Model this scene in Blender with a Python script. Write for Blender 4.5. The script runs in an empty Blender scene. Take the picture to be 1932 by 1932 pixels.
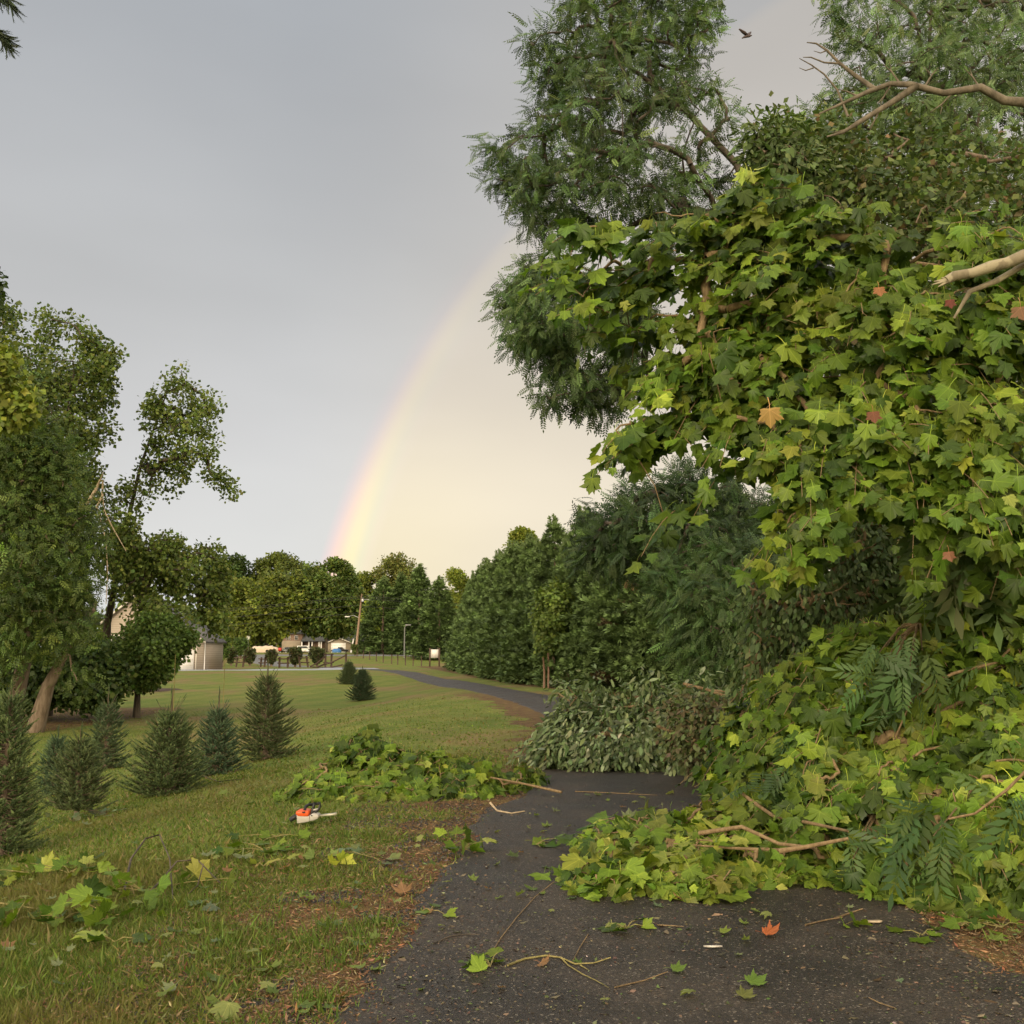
import bpy, math
import numpy as np
from mathutils import Vector

# ------------------------------------------------------------------ camera, world, sun, exposure
sc = bpy.context.scene
PITCH = math.atan(143 / 1024)
cam_d = bpy.data.cameras.new("camera"); cam = bpy.data.objects.new("camera", cam_d)
sc.collection.objects.link(cam); sc.camera = cam
cam.location = (0, 0, 1.6); cam.rotation_euler = (math.pi / 2 + PITCH, 0, 0)
cam_d.lens = 36; cam_d.sensor_width = 36; cam_d.clip_start = 0.1; cam_d.clip_end = 3000

SUN_AZ, SUN_EL = math.radians(30.75 + 180), math.radians(5.5)      # found from the rainbow: the bow is centred opposite the sun
ANTI = (math.sin(math.radians(30.75)) * math.cos(SUN_EL), math.cos(math.radians(30.75)) * math.cos(SUN_EL), -math.sin(SUN_EL))
sun_d = bpy.data.lights.new("sun", 'SUN'); sun = bpy.data.objects.new("sun", sun_d)
sc.collection.objects.link(sun)
sun_d.energy = 1.5; sun_d.angle = math.radians(10); sun_d.color = (1.0, 0.86, 0.62)
SD = Vector((ANTI[0], ANTI[1], -math.sin(math.radians(13))))
sun.rotation_euler = SD.to_track_quat('-Z', 'Y').to_euler()
sun.location = (-30, -50, 30)

w = bpy.data.worlds.new("World"); sc.world = w; w.use_nodes = True
nt = w.node_tree; N = nt.nodes; L = nt.links; N.clear()
def nd(t, **k):
    n = N.new(t)
    for a, b in k.items(): setattr(n, a, b)
    return n
def mth(op, a, b=None, c=None, clamp=False):
    n = nd('ShaderNodeMath', operation=op, use_clamp=clamp)
    for i, v in enumerate((a, b, c)):
        if v is None: continue
        if isinstance(v, (int, float)): n.inputs[i].default_value = v
        else: L.new(v, n.inputs[i])
    return n.outputs[0]
def mixc(f, a, b, mode='MIX'):
    n = nd('ShaderNodeMix', data_type='RGBA', blend_type=mode)
    for i, v in ((0, f), (6, a), (7, b)):
        if isinstance(v, (int, float)): n.inputs[i].default_value = v
        elif isinstance(v, tuple): n.inputs[i].default_value = (*v, 1)
        else: L.new(v, n.inputs[i])
    return n.outputs[2]
def smooth(v, a, b):
    n = nd('ShaderNodeMapRange', interpolation_type='SMOOTHSTEP')
    L.new(v, n.inputs[0]); n.inputs[1].default_value = a; n.inputs[2].default_value = b
    return n.outputs[0]
def s2l(c): return tuple((x / 255 / 12.92) if x / 255 <= .04045 else ((x / 255 + .055) / 1.055) ** 2.4 for x in c)
tc = nd('ShaderNodeTexCoord'); D = tc.outputs['Generated']
sep = nd('ShaderNodeSeparateXYZ'); L.new(D, sep.inputs[0])
X, Y, Z = sep.outputs
el = mth('MULTIPLY', mth('ARCSINE', Z), 57.2958)
az = mth('MULTIPLY', mth('ARCTAN2', X, Y), 57.2958)
dot = nd('ShaderNodeVectorMath', operation='DOT_PRODUCT'); L.new(D, dot.inputs[0]); dot.inputs[1].default_value = ANTI
ang = mth('MULTIPLY', mth('ARCCOSINE', dot.outputs['Value']), 57.2958)
noi = nd('ShaderNodeTexNoise'); noi.inputs['Scale'].default_value = 1.6; noi.inputs['Detail'].default_value = 4; noi.inputs['Roughness'].default_value = .45
mp = nd('ShaderNodeMapping'); mp.inputs['Scale'].default_value = (1, 1, 3.0); L.new(D, mp.inputs[0]); L.new(mp.outputs[0], noi.inputs['Vector'])
cold = nd('ShaderNodeValToRGB'); L.new(mth('DIVIDE', el, 40, clamp=True), cold.inputs[0])
cr = cold.color_ramp
stops = [(0.0, (222, 225, 223)), (0.13, (224, 224, 222)), (0.30, (206, 206, 206)), (0.5, (191, 192, 193)), (0.75, (180, 183, 187)), (1.0, (168, 174, 181))]
cr.elements[0].position = 0; cr.elements[0].color = (*s2l(stops[0][1]), 1)
cr.elements[1].position = 1; cr.elements[1].color = (*s2l(stops[-1][1]), 1)
for p, c in stops[1:-1]:
    e = cr.elements.new(p); e.color = (*s2l(c), 1)
warm = nd('ShaderNodeValToRGB'); L.new(mth('DIVIDE', el, 40, clamp=True), warm.inputs[0])
cr = warm.color_ramp
stops = [(0.0, (250, 237, 209)), (0.18, (238, 226, 203)), (0.36, (221, 211, 195)), (0.6, (206, 200, 192)), (1.0, (190, 187, 184))]
cr.elements[0].position = 0; cr.elements[0].color = (*s2l(stops[0][1]), 1)
cr.elements[1].position = 1; cr.elements[1].color = (*s2l(stops[-1][1]), 1)
for p, c in stops[1:-1]:
    e = cr.elements.new(p); e.color = (*s2l(c), 1)
inside = smooth(ang, 42.6, 41.0)
side = mth('MAXIMUM', mth('MULTIPLY', inside, 1.0), mth('MULTIPLY', smooth(az, -14, 6), 0.55))
skyc = mixc(side, cold.outputs[0], warm.outputs[0])
# lighter, warmer veil just inside the foot of the bow
veil = mth('MULTIPLY', mth('MULTIPLY', inside, smooth(ang, 31, 40)), smooth(el, 15, 1))
skyc = mixc(mth('MULTIPLY', veil, 0.6), skyc, s2l((254, 240, 200)))
# soft cloud mottling
cl = mth('MULTIPLY_ADD', mth('SUBTRACT', noi.outputs['Fac'], .5), 0.5, 1.0)
cc = nd('ShaderNodeCombineXYZ')
for i in range(3): L.new(cl, cc.inputs[i])
skyc = mixc(1.0, skyc, cc.outputs[0], 'MULTIPLY')
# the bow's colours, added as light
bow = nd('ShaderNodeValToRGB'); mr = nd('ShaderNodeMapRange'); L.new(ang, mr.inputs[0]); mr.inputs[1].default_value = 39.8; mr.inputs[2].default_value = 42.75
L.new(mr.outputs[0], bow.inputs[0]); cr = bow.color_ramp
bs = [(0.0, (0, 0, 0)), (0.14, (.02, .02, .04)), (0.27, (.0, .06, .04)), (0.42, (.12, .13, -.06)), (0.54, (.26, .13, -.17)), (0.68, (.33, .03, -.14)), (0.83, (.20, -.03, -.02)), (1.0, (0, 0, 0))]
cr.elements[0].position = 0; cr.elements[0].color = (0, 0, 0, 1); cr.elements[1].position = 1; cr.elements[1].color = (0, 0, 0, 1)
for p, c in bs[1:-1]:
    e = cr.elements.new(p); e.color = (*c, 1)
fade = mth('ADD', mth('MULTIPLY', smooth(el, 13, 2), 0.75), mth('MULTIPLY', smooth(el, 27, 6), 0.28))
bsc = nd('ShaderNodeVectorMath', operation='SCALE'); L.new(bow.outputs[0], bsc.inputs[0]); L.new(fade, bsc.inputs['Scale'])
skyc = mixc(1.0, skyc, bsc.outputs[0], 'ADD')
# behind the viewer the western evening sky is open and bright, the clouds overhead are thinner
back = smooth(Y, 0.25, -0.5)
skyc = mixc(back, skyc, (2.6, 2.15, 1.5))
skyc = mixc(smooth(el, 44, 75), skyc, (1.35, 1.32, 1.25))
nis = nd('ShaderNodeTexSky', sky_type='NISHITA'); nis.sun_disc = False; nis.sun_elevation = SUN_EL; nis.sun_rotation = SUN_AZ
scn = nd('ShaderNodeVectorMath', operation='SCALE'); L.new(skyc, scn.inputs[0]); scn.inputs['Scale'].default_value = 10.0
fin = mixc(0.97, nis.outputs[0], scn.outputs[0])
bg = nd('ShaderNodeBackground'); bg.inputs[1].default_value = 0.1; L.new(fin, bg.inputs[0])
wo = nd('ShaderNodeOutputWorld'); L.new(bg.outputs[0], wo.inputs[0])
sc.view_settings.view_transform = 'Standard'; sc.view_settings.look = 'None'
sc.view_settings.exposure = 0.0; sc.view_settings.gamma = 1.0
sc.cycles.max_bounces = 5; sc.cycles.diffuse_bounces = 3; sc.cycles.glossy_bounces = 2; sc.cycles.transmission_bounces = 3
sc.cycles.use_adaptive_sampling = True; sc.cycles.adaptive_threshold = 0.03
sc.cycles.sample_clamp_indirect = 4

# ------------------------------------------------------------------ helpers
rng = np.random.default_rng(7)
col = sc.collection
K = 1024 / 1932.0
cp, sp = math.cos(PITCH), math.sin(PITCH)

def sstep(x, a, b):
    t = np.clip((np.asarray(x, float) - a) / (b - a), 0, 1); return t * t * (3 - 2 * t)
def hz(x, y):
    """height of the ground"""
    x = np.asarray(x, float); y = np.asarray(y, float)
    dip = -0.75 * sstep(-x, 1.6, 9.0) * (1 - sstep(y, 40, 95)) * sstep(y, 2.0, 7.0)
    rise = 2.1 * sstep(y, 142, 215) + 3.0 * sstep(y, 300, 700)
    bank = 0.35 * sstep(x, 4.5, 12) * (1 - sstep(y, 60, 120))
    und = 0.035 * np.sin(x * .7 + 1) * np.cos(y * .33) * sstep(np.abs(x - 1.2), 2.2, 5)
    return dip + rise + bank + und
def W(px, py, d):
    """point seen at (px,py) in the 1932-wide view of the photo, d metres ahead"""
    px = np.asarray(px, float) * K; u = 512 - np.asarray(py, float) * K
    dy = cp * 1024 - sp * u; dz = sp * 1024 + cp * u; t = d / dy
    return np.stack([(px - 512) * t, dy * t, 1.6 + dz * t], -1)
def G(px, py):
    px = px * K; u = 512 - py * K
    dx, dy, dz = px - 512, cp * 1024 - sp * u, sp * 1024 + cp * u
    t = 1.0 / dy * 3
    lo, hi = 2.0 / dy, 400.0 / dy
    tt = np.geomspace(lo, hi, 4000)
    f = 1.6 + dz * tt - hz(dx * tt, dy * tt)
    i = np.argmax(f < 0)
    t = tt[i] if f[i] < 0 else tt[-1]
    return np.array([dx * t, dy * t, float(hz(dx * t, dy * t))])

def tag(o, label=None, cat=None, group=None, kind=None):
    if label: o['label'] = label
    if cat: o['category'] = cat
    if group: o['group'] = group
    if kind: o['kind'] = kind
    return o
def empty(name, loc=(0, 0, 0), label=None, cat=None, group=None, rz=0):
    o = bpy.data.objects.new(name, None); col.objects.link(o); o.location = tuple(map(float, loc)); o.rotation_euler = (0, 0, rz)
    o.empty_display_size = .2
    return tag(o, label, cat, group)
def make_me(name, V, F, mat, C=None, vein=None, smooth_=False, UV=None):
    V = np.asarray(V, np.float32).reshape(-1, 3)
    F = [np.asarray(f, np.int32) for f in F if len(f)]
    me = bpy.data.meshes.new(name)
    me.vertices.add(len(V)); me.vertices.foreach_set('co', V.ravel())
    nl = sum(f.size for f in F); npoly = sum(len(f) for f in F)
    me.loops.add(nl); me.polygons.add(npoly)
    me.loops.foreach_set('vertex_index', np.concatenate([f.ravel() for f in F]))
    tot = np.concatenate([np.full(len(f), f.shape[1], np.int32) for f in F])
    st = np.concatenate([[0], np.cumsum(tot)[:-1]]).astype(np.int32)
    me.polygons.foreach_set('loop_start', st)
    try: me.polygons.foreach_set('loop_total', tot)
    except Exception: pass
    if smooth_: me.polygons.foreach_set('use_smooth', np.ones(npoly, bool))
    if C is not None:
        a = me.attributes.new('tint', 'FLOAT_COLOR', 'POINT')
        c4 = np.ones((len(V), 4), np.float32); c4[:, :3] = C
        a.data.foreach_set('color', c4.ravel())
    if vein is not None:
        a = me.attributes.new('vein', 'FLOAT', 'POINT'); a.data.foreach_set('value', np.asarray(vein, np.float32))
    me.materials.append(mat); me.update(calc_edges=True); me.validate()
    return me
def mk(name, V, F, mat, parent=None, C=None, vein=None, smooth_=False):
    me = make_me(name, V, F, mat, C, vein, smooth_)
    o = bpy.data.objects.new(name, me); col.objects.link(o)
    if parent is not None:
        o.parent = parent
    return o
def rel(V, parent):
    """world coordinates to those of a parent standing at its location (no rotation)"""
    return np.asarray(V) - np.array(parent.location)

class MB:
    def __init__(s): s.V = []; s.F3 = []; s.F4 = []; s.FN = []; s.n = 0
    def add(s, V, faces):
        V = np.asarray(V, float).reshape(-1, 3)
        for f in faces:
            f = np.asarray(f) + s.n
            (s.F3 if len(f) == 3 else s.F4 if len(f) == 4 else s.FN).append(f)
        s.V.append(V); s.n += len(V); return s
    def box(s, x0, x1, y0, y1, z0, z1):
        V = [(x, y, z) for z in (z0, z1) for y in (y0, y1) for x in (x0, x1)]
        return s.add(V, [(0, 2, 3, 1), (4, 5, 7, 6), (0, 1, 5, 4), (2, 6, 7, 3), (0, 4, 6, 2), (1, 3, 7, 5)])
    def prism(s, pts, a0, a1, axis='y'):
        """closed outline (p,q) extruded from a0 to a1; axis y: (x,z), axis x: (y,z), axis z: (x,y)"""
        n = len(pts)
        def mkp(p, a): return {'y': (p[0], a, p[1]), 'x': (a, p[0], p[1]), 'z': (p[0], p[1], a)}[axis]
        V = [mkp(p, a0) for p in pts] + [mkp(p, a1) for p in pts]
        fs = [tuple(range(n)), tuple(range(2 * n - 1, n - 1, -1))] + [(i, i + n, (i + 1) % n + n, (i + 1) % n) for i in range(n)]
        return s.add(V, fs)
    def tube(s, pts, r, n=8, cap=True):
        P = np.asarray(pts, float); m = len(P); r = np.broadcast_to(np.asarray(r, float), (m,)) if np.ndim(r) else np.full(m, r)
        T = np.gradient(P, axis=0) if m > 2 else np.repeat([P[-1] - P[0]], m, 0)
        T /= np.linalg.norm(T, axis=1, keepdims=True) + 1e-9
        ref = np.array([0, 0, 1.]) if abs(T[0][2]) < .9 else np.array([1., 0, 0])
        V = []
        for p, t, rr in zip(P, T, r):
            a = np.cross(t, ref); a /= np.linalg.norm(a) + 1e-9; b = np.cross(t, a)
            for k in range(n):
                th = 2 * math.pi * k / n; V.append(p + rr * (math.cos(th) * a + math.sin(th) * b))
        fs = [(i * n + k, i * n + (k + 1) % n, (i + 1) * n + (k + 1) % n, (i + 1) * n + k) for i in range(m - 1) for k in range(n)]
        if cap: fs += [tuple(range(n)), tuple(range(m * n - 1, (m - 1) * n - 1, -1))]
        return s.add(V, fs)
    def build(s, name, mat, parent=None, smooth_=False, bevel=0, C=None):
        V = np.concatenate(s.V); F = []
        if s.F3: F.append(np.array(s.F3))
        if s.F4: F.append(np.array(s.F4))
        by = {}
        for f in s.FN: by.setdefault(len(f), []).append(f)
        F += [np.array(v) for v in by.values()]
        o = mk(name, V, F, mat, parent, C=None if C is None else np.tile(C, (len(V), 1)), smooth_=smooth_)
        if bevel:
            b = o.modifiers.new('bevel', 'BEVEL'); b.width = bevel; b.segments = 2; b.limit_method = 'ANGLE'
        return o

# ------------------------------------------------------------------ materials
def newmat(name):
    m = bpy.data.materials.new(name); m.use_nodes = True
    t = m.node_tree; b = t.nodes['Principled BSDF']; return m, t, b
def mnode(t, ty, **k):
    n = t.nodes.new(ty)
    for a, b in k.items(): setattr(n, a, b)
    return n
def mmix(t, f, a, b, mode='MIX'):
    n = mnode(t, 'ShaderNodeMix', data_type='RGBA', blend_type=mode)
    for i, v in ((0, f), (6, a), (7, b)):
        if isinstance(v, (int, float)): n.inputs[i].default_value = v
        elif isinstance(v, tuple): n.inputs[i].default_value = (*v, 1)
        else: t.links.new(v, n.inputs[i])
    return n.outputs[2]
def mnoise(t, scale, detail=4, rough=.55, vec=None):
    n = mnode(t, 'ShaderNodeTexNoise'); n.inputs['Scale'].default_value = scale; n.inputs['Detail'].default_value = detail
    n.inputs['Roughness'].default_value = rough
    if vec is not None: t.links.new(vec, n.inputs['Vector'])
    return n.outputs['Fac']
def mramp(t, v, a, b, inter='SMOOTHSTEP'):
    n = mnode(t, 'ShaderNodeMapRange', interpolation_type=inter); t.links.new(v, n.inputs[0])
    n.inputs[1].default_value = a; n.inputs[2].default_value = b; return n.outputs[0]
def leafmat(name, under=(1.25, 1.15, 1.3), rough=.45, trans=.3, vein=None, spec=.2):
    m, t, b = newmat(name)
    a = mnode(t, 'ShaderNodeAttribute', attribute_name='tint').outputs['Color']
    g = mnode(t, 'ShaderNodeNewGeometry')
    und = mmix(t, 1.0, a, under, 'MULTIPLY')
    c = mmix(t, g.outputs['Backfacing'], a, und)
    if vein:
        v = mnode(t, 'ShaderNodeAttribute', attribute_name='vein').outputs['Fac']
        n = mnoise(t, 40, 2)
        c = mmix(t, mramp(t, v, .86, .97), c, mmix(t, 1.0, c, (1.55, 1.45, 1.5), 'MULTIPLY'))
        c = mmix(t, mramp(t, n, .3, .7), c, mmix(t, 1.0, c, (.82, .86, .8), 'MULTIPLY'))
    t.links.new(c, b.inputs['Base Color']); b.inputs['Roughness'].default_value = rough
    b.inputs['Specular IOR Level'].default_value = spec
    if trans:
        tr = mnode(t, 'ShaderNodeBsdfTranslucent')
        t.links.new(mmix(t, 1.0, c, (1.1, 1.3, .45), 'MULTIPLY'), tr.inputs[0])
        mx = mnode(t, 'ShaderNodeMixShader'); mx.inputs[0].default_value = trans
        t.links.new(b.outputs[0], mx.inputs[1]); t.links.new(tr.outputs[0], mx.inputs[2])
        t.links.new(mx.outputs[0], t.nodes['Material Output'].inputs[0])
    return m
M = {}
M['sycamore'] = leafmat('sycamore_leaf', under=(1.5, 1.38, 1.5), rough=.38, trans=.28, vein=True)
M['leaf'] = leafmat('plain_leaf', trans=.25)
M['leaf_grey'] = leafmat('pale_backed_leaf', under=(1.35, 1.3, 1.6), trans=.2)
M['needle'] = leafmat('needle', under=(1, 1, 1), rough=.55, trans=0)
M['grass'] = leafmat('grass_blade', under=(1, 1, 1), rough=.5, trans=.3)
def bark(name, c1, c2, scale=9, patch=None):
    m, t, b = newmat(name)
    tcn = mnode(t, 'ShaderNodeTexCoord'); mp = mnode(t, 'ShaderNodeMapping'); mp.inputs['Scale'].default_value = (1, 1, .25)
    t.links.new(tcn.outputs['Object'], mp.inputs[0])
    n = mnoise(t, scale, 6, .65, mp.outputs[0])
    c = mmix(t, mramp(t, n, .35, .65), c1, c2)
    if patch:
        n2 = mnoise(t, scale * .8, 2, .4, tcn.outputs['Object']); c = mmix(t, mramp(t, n2, .48, .54), c, patch)
    t.links.new(c, b.inputs['Base Color']); b.inputs['Roughness'].default_value = .85
    bu = mnode(t, 'ShaderNodeBump'); bu.inputs['Strength'].default_value = .5; bu.inputs['Distance'].default_value = .02
    t.links.new(n, bu.inputs['Height']); t.links.new(bu.outputs[0], b.inputs['Normal'])
    return m
M['bark_dark'] = bark('dark_bark', (.045, .035, .026), (.12, .095, .07))
M['bark_brown'] = bark('brown_bark', (.12, .085, .055), (.24, .18, .13))
M['bark_syc'] = bark('sycamore_bark', (.20, .17, .11), (.30, .26, .17), 6, (.40, .36, .25))
M['bark_peel'] = bark('peeling_grey_bark', (.15, .125, .08), (.25, .21, .14), 10, (.31, .27, .18))
M['bark_limb'] = bark('grey_brown_bark', (.085, .068, .046), (.17, .14, .10), 14)
M['twig'] = bark('twig_bark', (.16, .105, .05), (.27, .19, .10), 30)
M['twig_green'] = bark('green_twig_bark', (.18, .16, .05), (.30, .25, .10), 30)
M['deadwood'] = bark('torn_pale_wood', (.36, .27, .17), (.52, .42, .29), 12)
def plain(name, c, rough=.6, metal=0, var=.12, scale=8):
    m, t, b = newmat(name)
    n = mnoise(t, scale, 4)
    t.links.new(mmix(t, n, tuple(x * (1 - var) for x in c), tuple(min(1, x * (1 + var)) for x in c)), b.inputs['Base Color'])
    b.inputs['Roughness'].default_value = rough; b.inputs['Metallic'].default_value = metal; return m

# ------------------------------------------------------------------ ground
def driveline():
    P = np.array([(.85, 1.0), (.86, 4), (.92, 5.5), (1.05, 7.5), (1.3, 10), (1.85, 13), (2.3, 17), (2.6, 21), (2.65, 25), (2.35, 29), (1.6, 34), (.4, 41), (-1.1, 48.5), (-3.0, 59), (-5.2, 71), (-8.2, 87), (-11.4, 102), (-14.5, 113), (-17.5, 119)])
    t = np.linspace(0, 1, len(P)); tt = np.linspace(0, 1, 900)
    # smooth the corners
    x = np.interp(tt, t, P[:, 0]); y = np.interp(tt, t, P[:, 1])
    for _ in range(40):
        x[1:-1] = (x[:-2] + 2 * x[1:-1] + x[2:]) / 4; y[1:-1] = (y[:-2] + 2 * y[1:-1] + y[2:]) / 4
    return np.stack([x, y], 1)
DL = driveline()
def ddist(x, y):
    """signed-ish distance from the drive's centre line; negative to the left"""
    p = np.stack([np.ravel(x), np.ravel(y)], 1); out = np.empty(len(p)); sg = np.empty(len(p))
    tan = np.gradient(DL, axis=0)
    for i in range(0, len(p), 20000):
        q = p[i:i + 20000]; sub = DL[::3]
        d = ((q[:, None] - sub[None]) ** 2).sum(-1); j = d.argmin(1)
        out[i:i + 20000] = np.sqrt(d.min(1)); v = q - sub[j]; tt = tan[::3][j]
        sg[i:i + 20000] = np.sign(v[:, 0] * tt[:, 1] - v[:, 1] * tt[:, 0])
    return (out * sg).reshape(np.shape(x))
def vnoise(x, y, s, seed=0):
    """cheap smooth value noise"""
    x = np.asarray(x) * s + seed * 17.3; y = np.asarray(y) * s + seed * 9.1
    xi = np.floor(x); yi = np.floor(y); fx = x - xi; fy = y - yi; fx = fx * fx * (3 - 2 * fx); fy = fy * fy * (3 - 2 * fy)
    h = lambda a, b: np.modf(np.abs(np.sin(a * 127.1 + b * 311.7) * 43758.5453))[0]
    return (h(xi, yi) * (1 - fx) + h(xi + 1, yi) * fx) * (1 - fy) + (h(xi, yi + 1) * (1 - fx) + h(xi + 1, yi + 1) * fx) * fy
def fnoise(x, y, s, seed=0): return (vnoise(x, y, s, seed) + .5 * vnoise(x, y, s * 2.1, seed + 1) + .25 * vnoise(x, y, s * 4.3, seed + 2)) / 1.75

ys = np.concatenate([np.linspace(-60, 2, 14), np.geomspace(2.05, 60, 330), np.geomspace(61, 1500, 110)])
xs_h = np.concatenate([np.linspace(0, 6, 130), np.geomspace(6.08, 1200, 90)])
xs = np.concatenate([-xs_h[::-1][:-1], xs_h])
XX, YY = np.meshgrid(xs, ys)
ZZ = hz(XX, YY)
dd = ddist(XX, YY)
nz = fnoise(XX, YY, 1.3, 3)
# bare soil along the left edge of the drive and a littered strip to the right
soil = (1 - sstep(-dd - 1.5 - (nz - .5) * 1.8, .45, 1.15)) * (dd < 0) + (dd > 0) * (1 - sstep(dd - 1.3 - (nz - .5) * 1.5, .5, 2.2))
soil *= (1 - sstep(YY, 24, 50) * .6)
# brown needle litter under the evergreen row beyond
soil = np.maximum(soil, .95 * sstep(XX - np.interp(YY, [20, 45, 57, 130, 150], [6.5, 4.4, 1.2, -9.5, -14]), -2.2, -.2) * sstep(YY, 24, 40) * (1 - sstep(YY, 140, 150)) * (XX < 60))
soil = np.maximum(soil, .9 * sstep(-XX, 13, 15.5) * sstep(YY, 30, 33) * (1 - sstep(YY, 44, 50)))
soil = np.clip(soil, 0, 1)
ny, nx = XX.shape
V = np.stack([XX.ravel(), YY.ravel(), ZZ.ravel()], 1)
idx = np.arange(nx * ny).reshape(ny, nx)
F = np.stack([idx[:-1, :-1].ravel(), idx[:-1, 1:].ravel(), idx[1:, 1:].ravel(), idx[1:, :-1].ravel()], 1)
def lawn_mat():
    m, t, b = newmat('lawn_turf')
    P = mnode(t, 'ShaderNodeTexCoord').outputs['Object']
    bm = mnode(t, 'ShaderNodeMapping'); bm.inputs['Scale'].default_value = (1, .55, 1); t.links.new(P, bm.inputs[0]); big = mnoise(t, .16, 5, .6, bm.outputs[0]); mid = mnoise(t, .7, 5, .6, P); fine = mnoise(t, 14, 6, .7, P); vf = mnoise(t, 90, 3, .7, P)
    green = mmix(t, mramp(t, mid, .35, .68), (.135, .175, .036), (.195, .205, .052))
    c = mmix(t, mramp(t, big, .47, .62), green, (.225, .165, .075))
    c = mmix(t, mramp(t, fine, .42, .72), c, mmix(t, 1.0, c, (.6, .62, .6), 'MULTIPLY'))
    c = mmix(t, mramp(t, vf, .5, .75), c, mmix(t, 1.0, c, (1.35, 1.3, 1.15), 'MULTIPLY'))
    # faint mowing stripes
    wv = mnode(t, 'ShaderNodeTexWave', bands_direction='X'); wv.inputs['Scale'].default_value = .16; wv.inputs['Distortion'].default_value = 3.0; wv.inputs['Detail Scale'].default_value = .3
    mp = mnode(t, 'ShaderNodeMapping'); mp.inputs['Rotation'].default_value = (0, 0, .25); t.links.new(P, mp.inputs[0]); t.links.new(mp.outputs[0], wv.inputs['Vector'])
    c = mmix(t, wv.outputs['Fac'], c, mmix(t, 1.0, c, (.82, .90, .80), 'MULTIPLY'))
    s = mnode(t, 'ShaderNodeAttribute', attribute_name='tint').outputs['Fac']
    sm = mnode(t, 'ShaderNodeMath', operation='MULTIPLY_ADD'); t.links.new(mnoise(t, 5, 5, .7, P), sm.inputs[0]); sm.inputs[1].default_value = .9
    ad = mnode(t, 'ShaderNodeMath', operation='SUBTRACT'); t.links.new(s, ad.inputs[0]); ad.inputs[1].default_value = .45; t.links.new(ad.outputs[0], sm.inputs[2])
    litter = mmix(t, mramp(t, mnoise(t, 30, 5, .75, P), .35, .65), (.055, .036, .02), (.17, .10, .05))
    litter = mmix(t, mramp(t, mnoise(t, 3, 4, .6, P), .45, .62), litter, (.16, .11, .045))
    c = mmix(t, mramp(t, sm.outputs[0], .35, .6), c, litter)
    t.links.new(c, b.inputs['Base Color']); b.inputs['Roughness'].default_value = .9; b.inputs['Specular IOR Level'].default_value = .15
    bu = mnode(t, 'ShaderNodeBump'); bu.inputs['Strength'].default_value = .6; bu.inputs['Distance'].default_value = .03
    t.links.new(fine, bu.inputs['Height']); t.links.new(bu.outputs[0], b.inputs['Normal'])
    return m
o = mk('lawn', V, [F], lawn_mat(), C=np.repeat(soil.ravel()[:, None], 3, 1), smooth_=True); tag(o, 'mown lawn with brown patches, sloping down to the left', kind='structure')

def asphalt_mat(name, base, dark):
    m, t, b = newmat(name)
    P = mnode(t, 'ShaderNodeTexCoord').outputs['Object']
    n1 = mnoise(t, 1.1, 5, .6, P); n2 = mnoise(t, 60, 4, .8, P)
    vo = mnode(t, 'ShaderNodeTexVoronoi'); vo.inputs['Scale'].default_value = 105; t.links.new(P, vo.inputs['Vector'])
    c = mmix(t, mramp(t, n1, .38, .62), dark, base); c = mmix(t, mramp(t, mnoise(t, 7, 5, .7, P), .52, .7), c, mmix(t, 1.0, c, (1.45, 1.3, 1.15), 'MULTIPLY'))
    c = mmix(t, mramp(t, n2, .35, .7), mmix(t, 1.0, c, (.5, .5, .5), 'MULTIPLY'), mmix(t, 1.0, c, (1.35, 1.3, 1.22), 'MULTIPLY'))
    sepc = mnode(t, 'ShaderNodeSeparateColor'); t.links.new(vo.outputs['Color'], sepc.inputs[0])
    c = mmix(t, mramp(t, sepc.outputs[0], .93, .98), c, (.16, .14, .115))
    vo2 = mnode(t, 'ShaderNodeTexVoronoi'); vo2.inputs['Scale'].default_value = 38; t.links.new(P, vo2.inputs['Vector'])
    s2 = mnode(t, 'ShaderNodeSeparateColor'); t.links.new(vo2.outputs['Color'], s2.inputs[0])
    mu = mnode(t, 'ShaderNodeMath', operation='MULTIPLY'); t.links.new(mramp(t, s2.outputs[0], .95, .96), mu.inputs[0]); t.links.new(mramp(t, vo2.outputs['Distance'], .2, .12), mu.inputs[1])
    c = mmix(t, mu.outputs[0], c, (.3, .27, .22))
    t.links.new(c, b.inputs['Base Color'])
    t.links.new(mramp(t, n1, .2, .9), b.inputs['Roughness']); b.inputs['Roughness'].default_value = .6
    rr = mnode(t, 'ShaderNodeMapRange'); t.links.new(n1, rr.inputs[0]); rr.inputs[3].default_value = .25; rr.inputs[4].default_value = .85; t.links.new(rr.outputs[0], b.inputs['Roughness'])
    b.inputs['Specular IOR Level'].default_value = .4
    bu = mnode(t, 'ShaderNodeBump'); bu.inputs['Strength'].default_value = .9; bu.inputs['Distance'].default_value = .008
    ad = mnode(t, 'ShaderNodeMath', operation='ADD'); t.links.new(vo.outputs['Distance'], ad.inputs[0]); t.links.new(n2, ad.inputs[1])
    t.links.new(ad.outputs[0], bu.inputs['Height']); t.links.new(bu.outputs[0], b.inputs['Normal'])
    return m
M['asphalt'] = asphalt_mat('worn_asphalt', (.056, .046, .039), (.027, .0225, .02))
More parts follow.
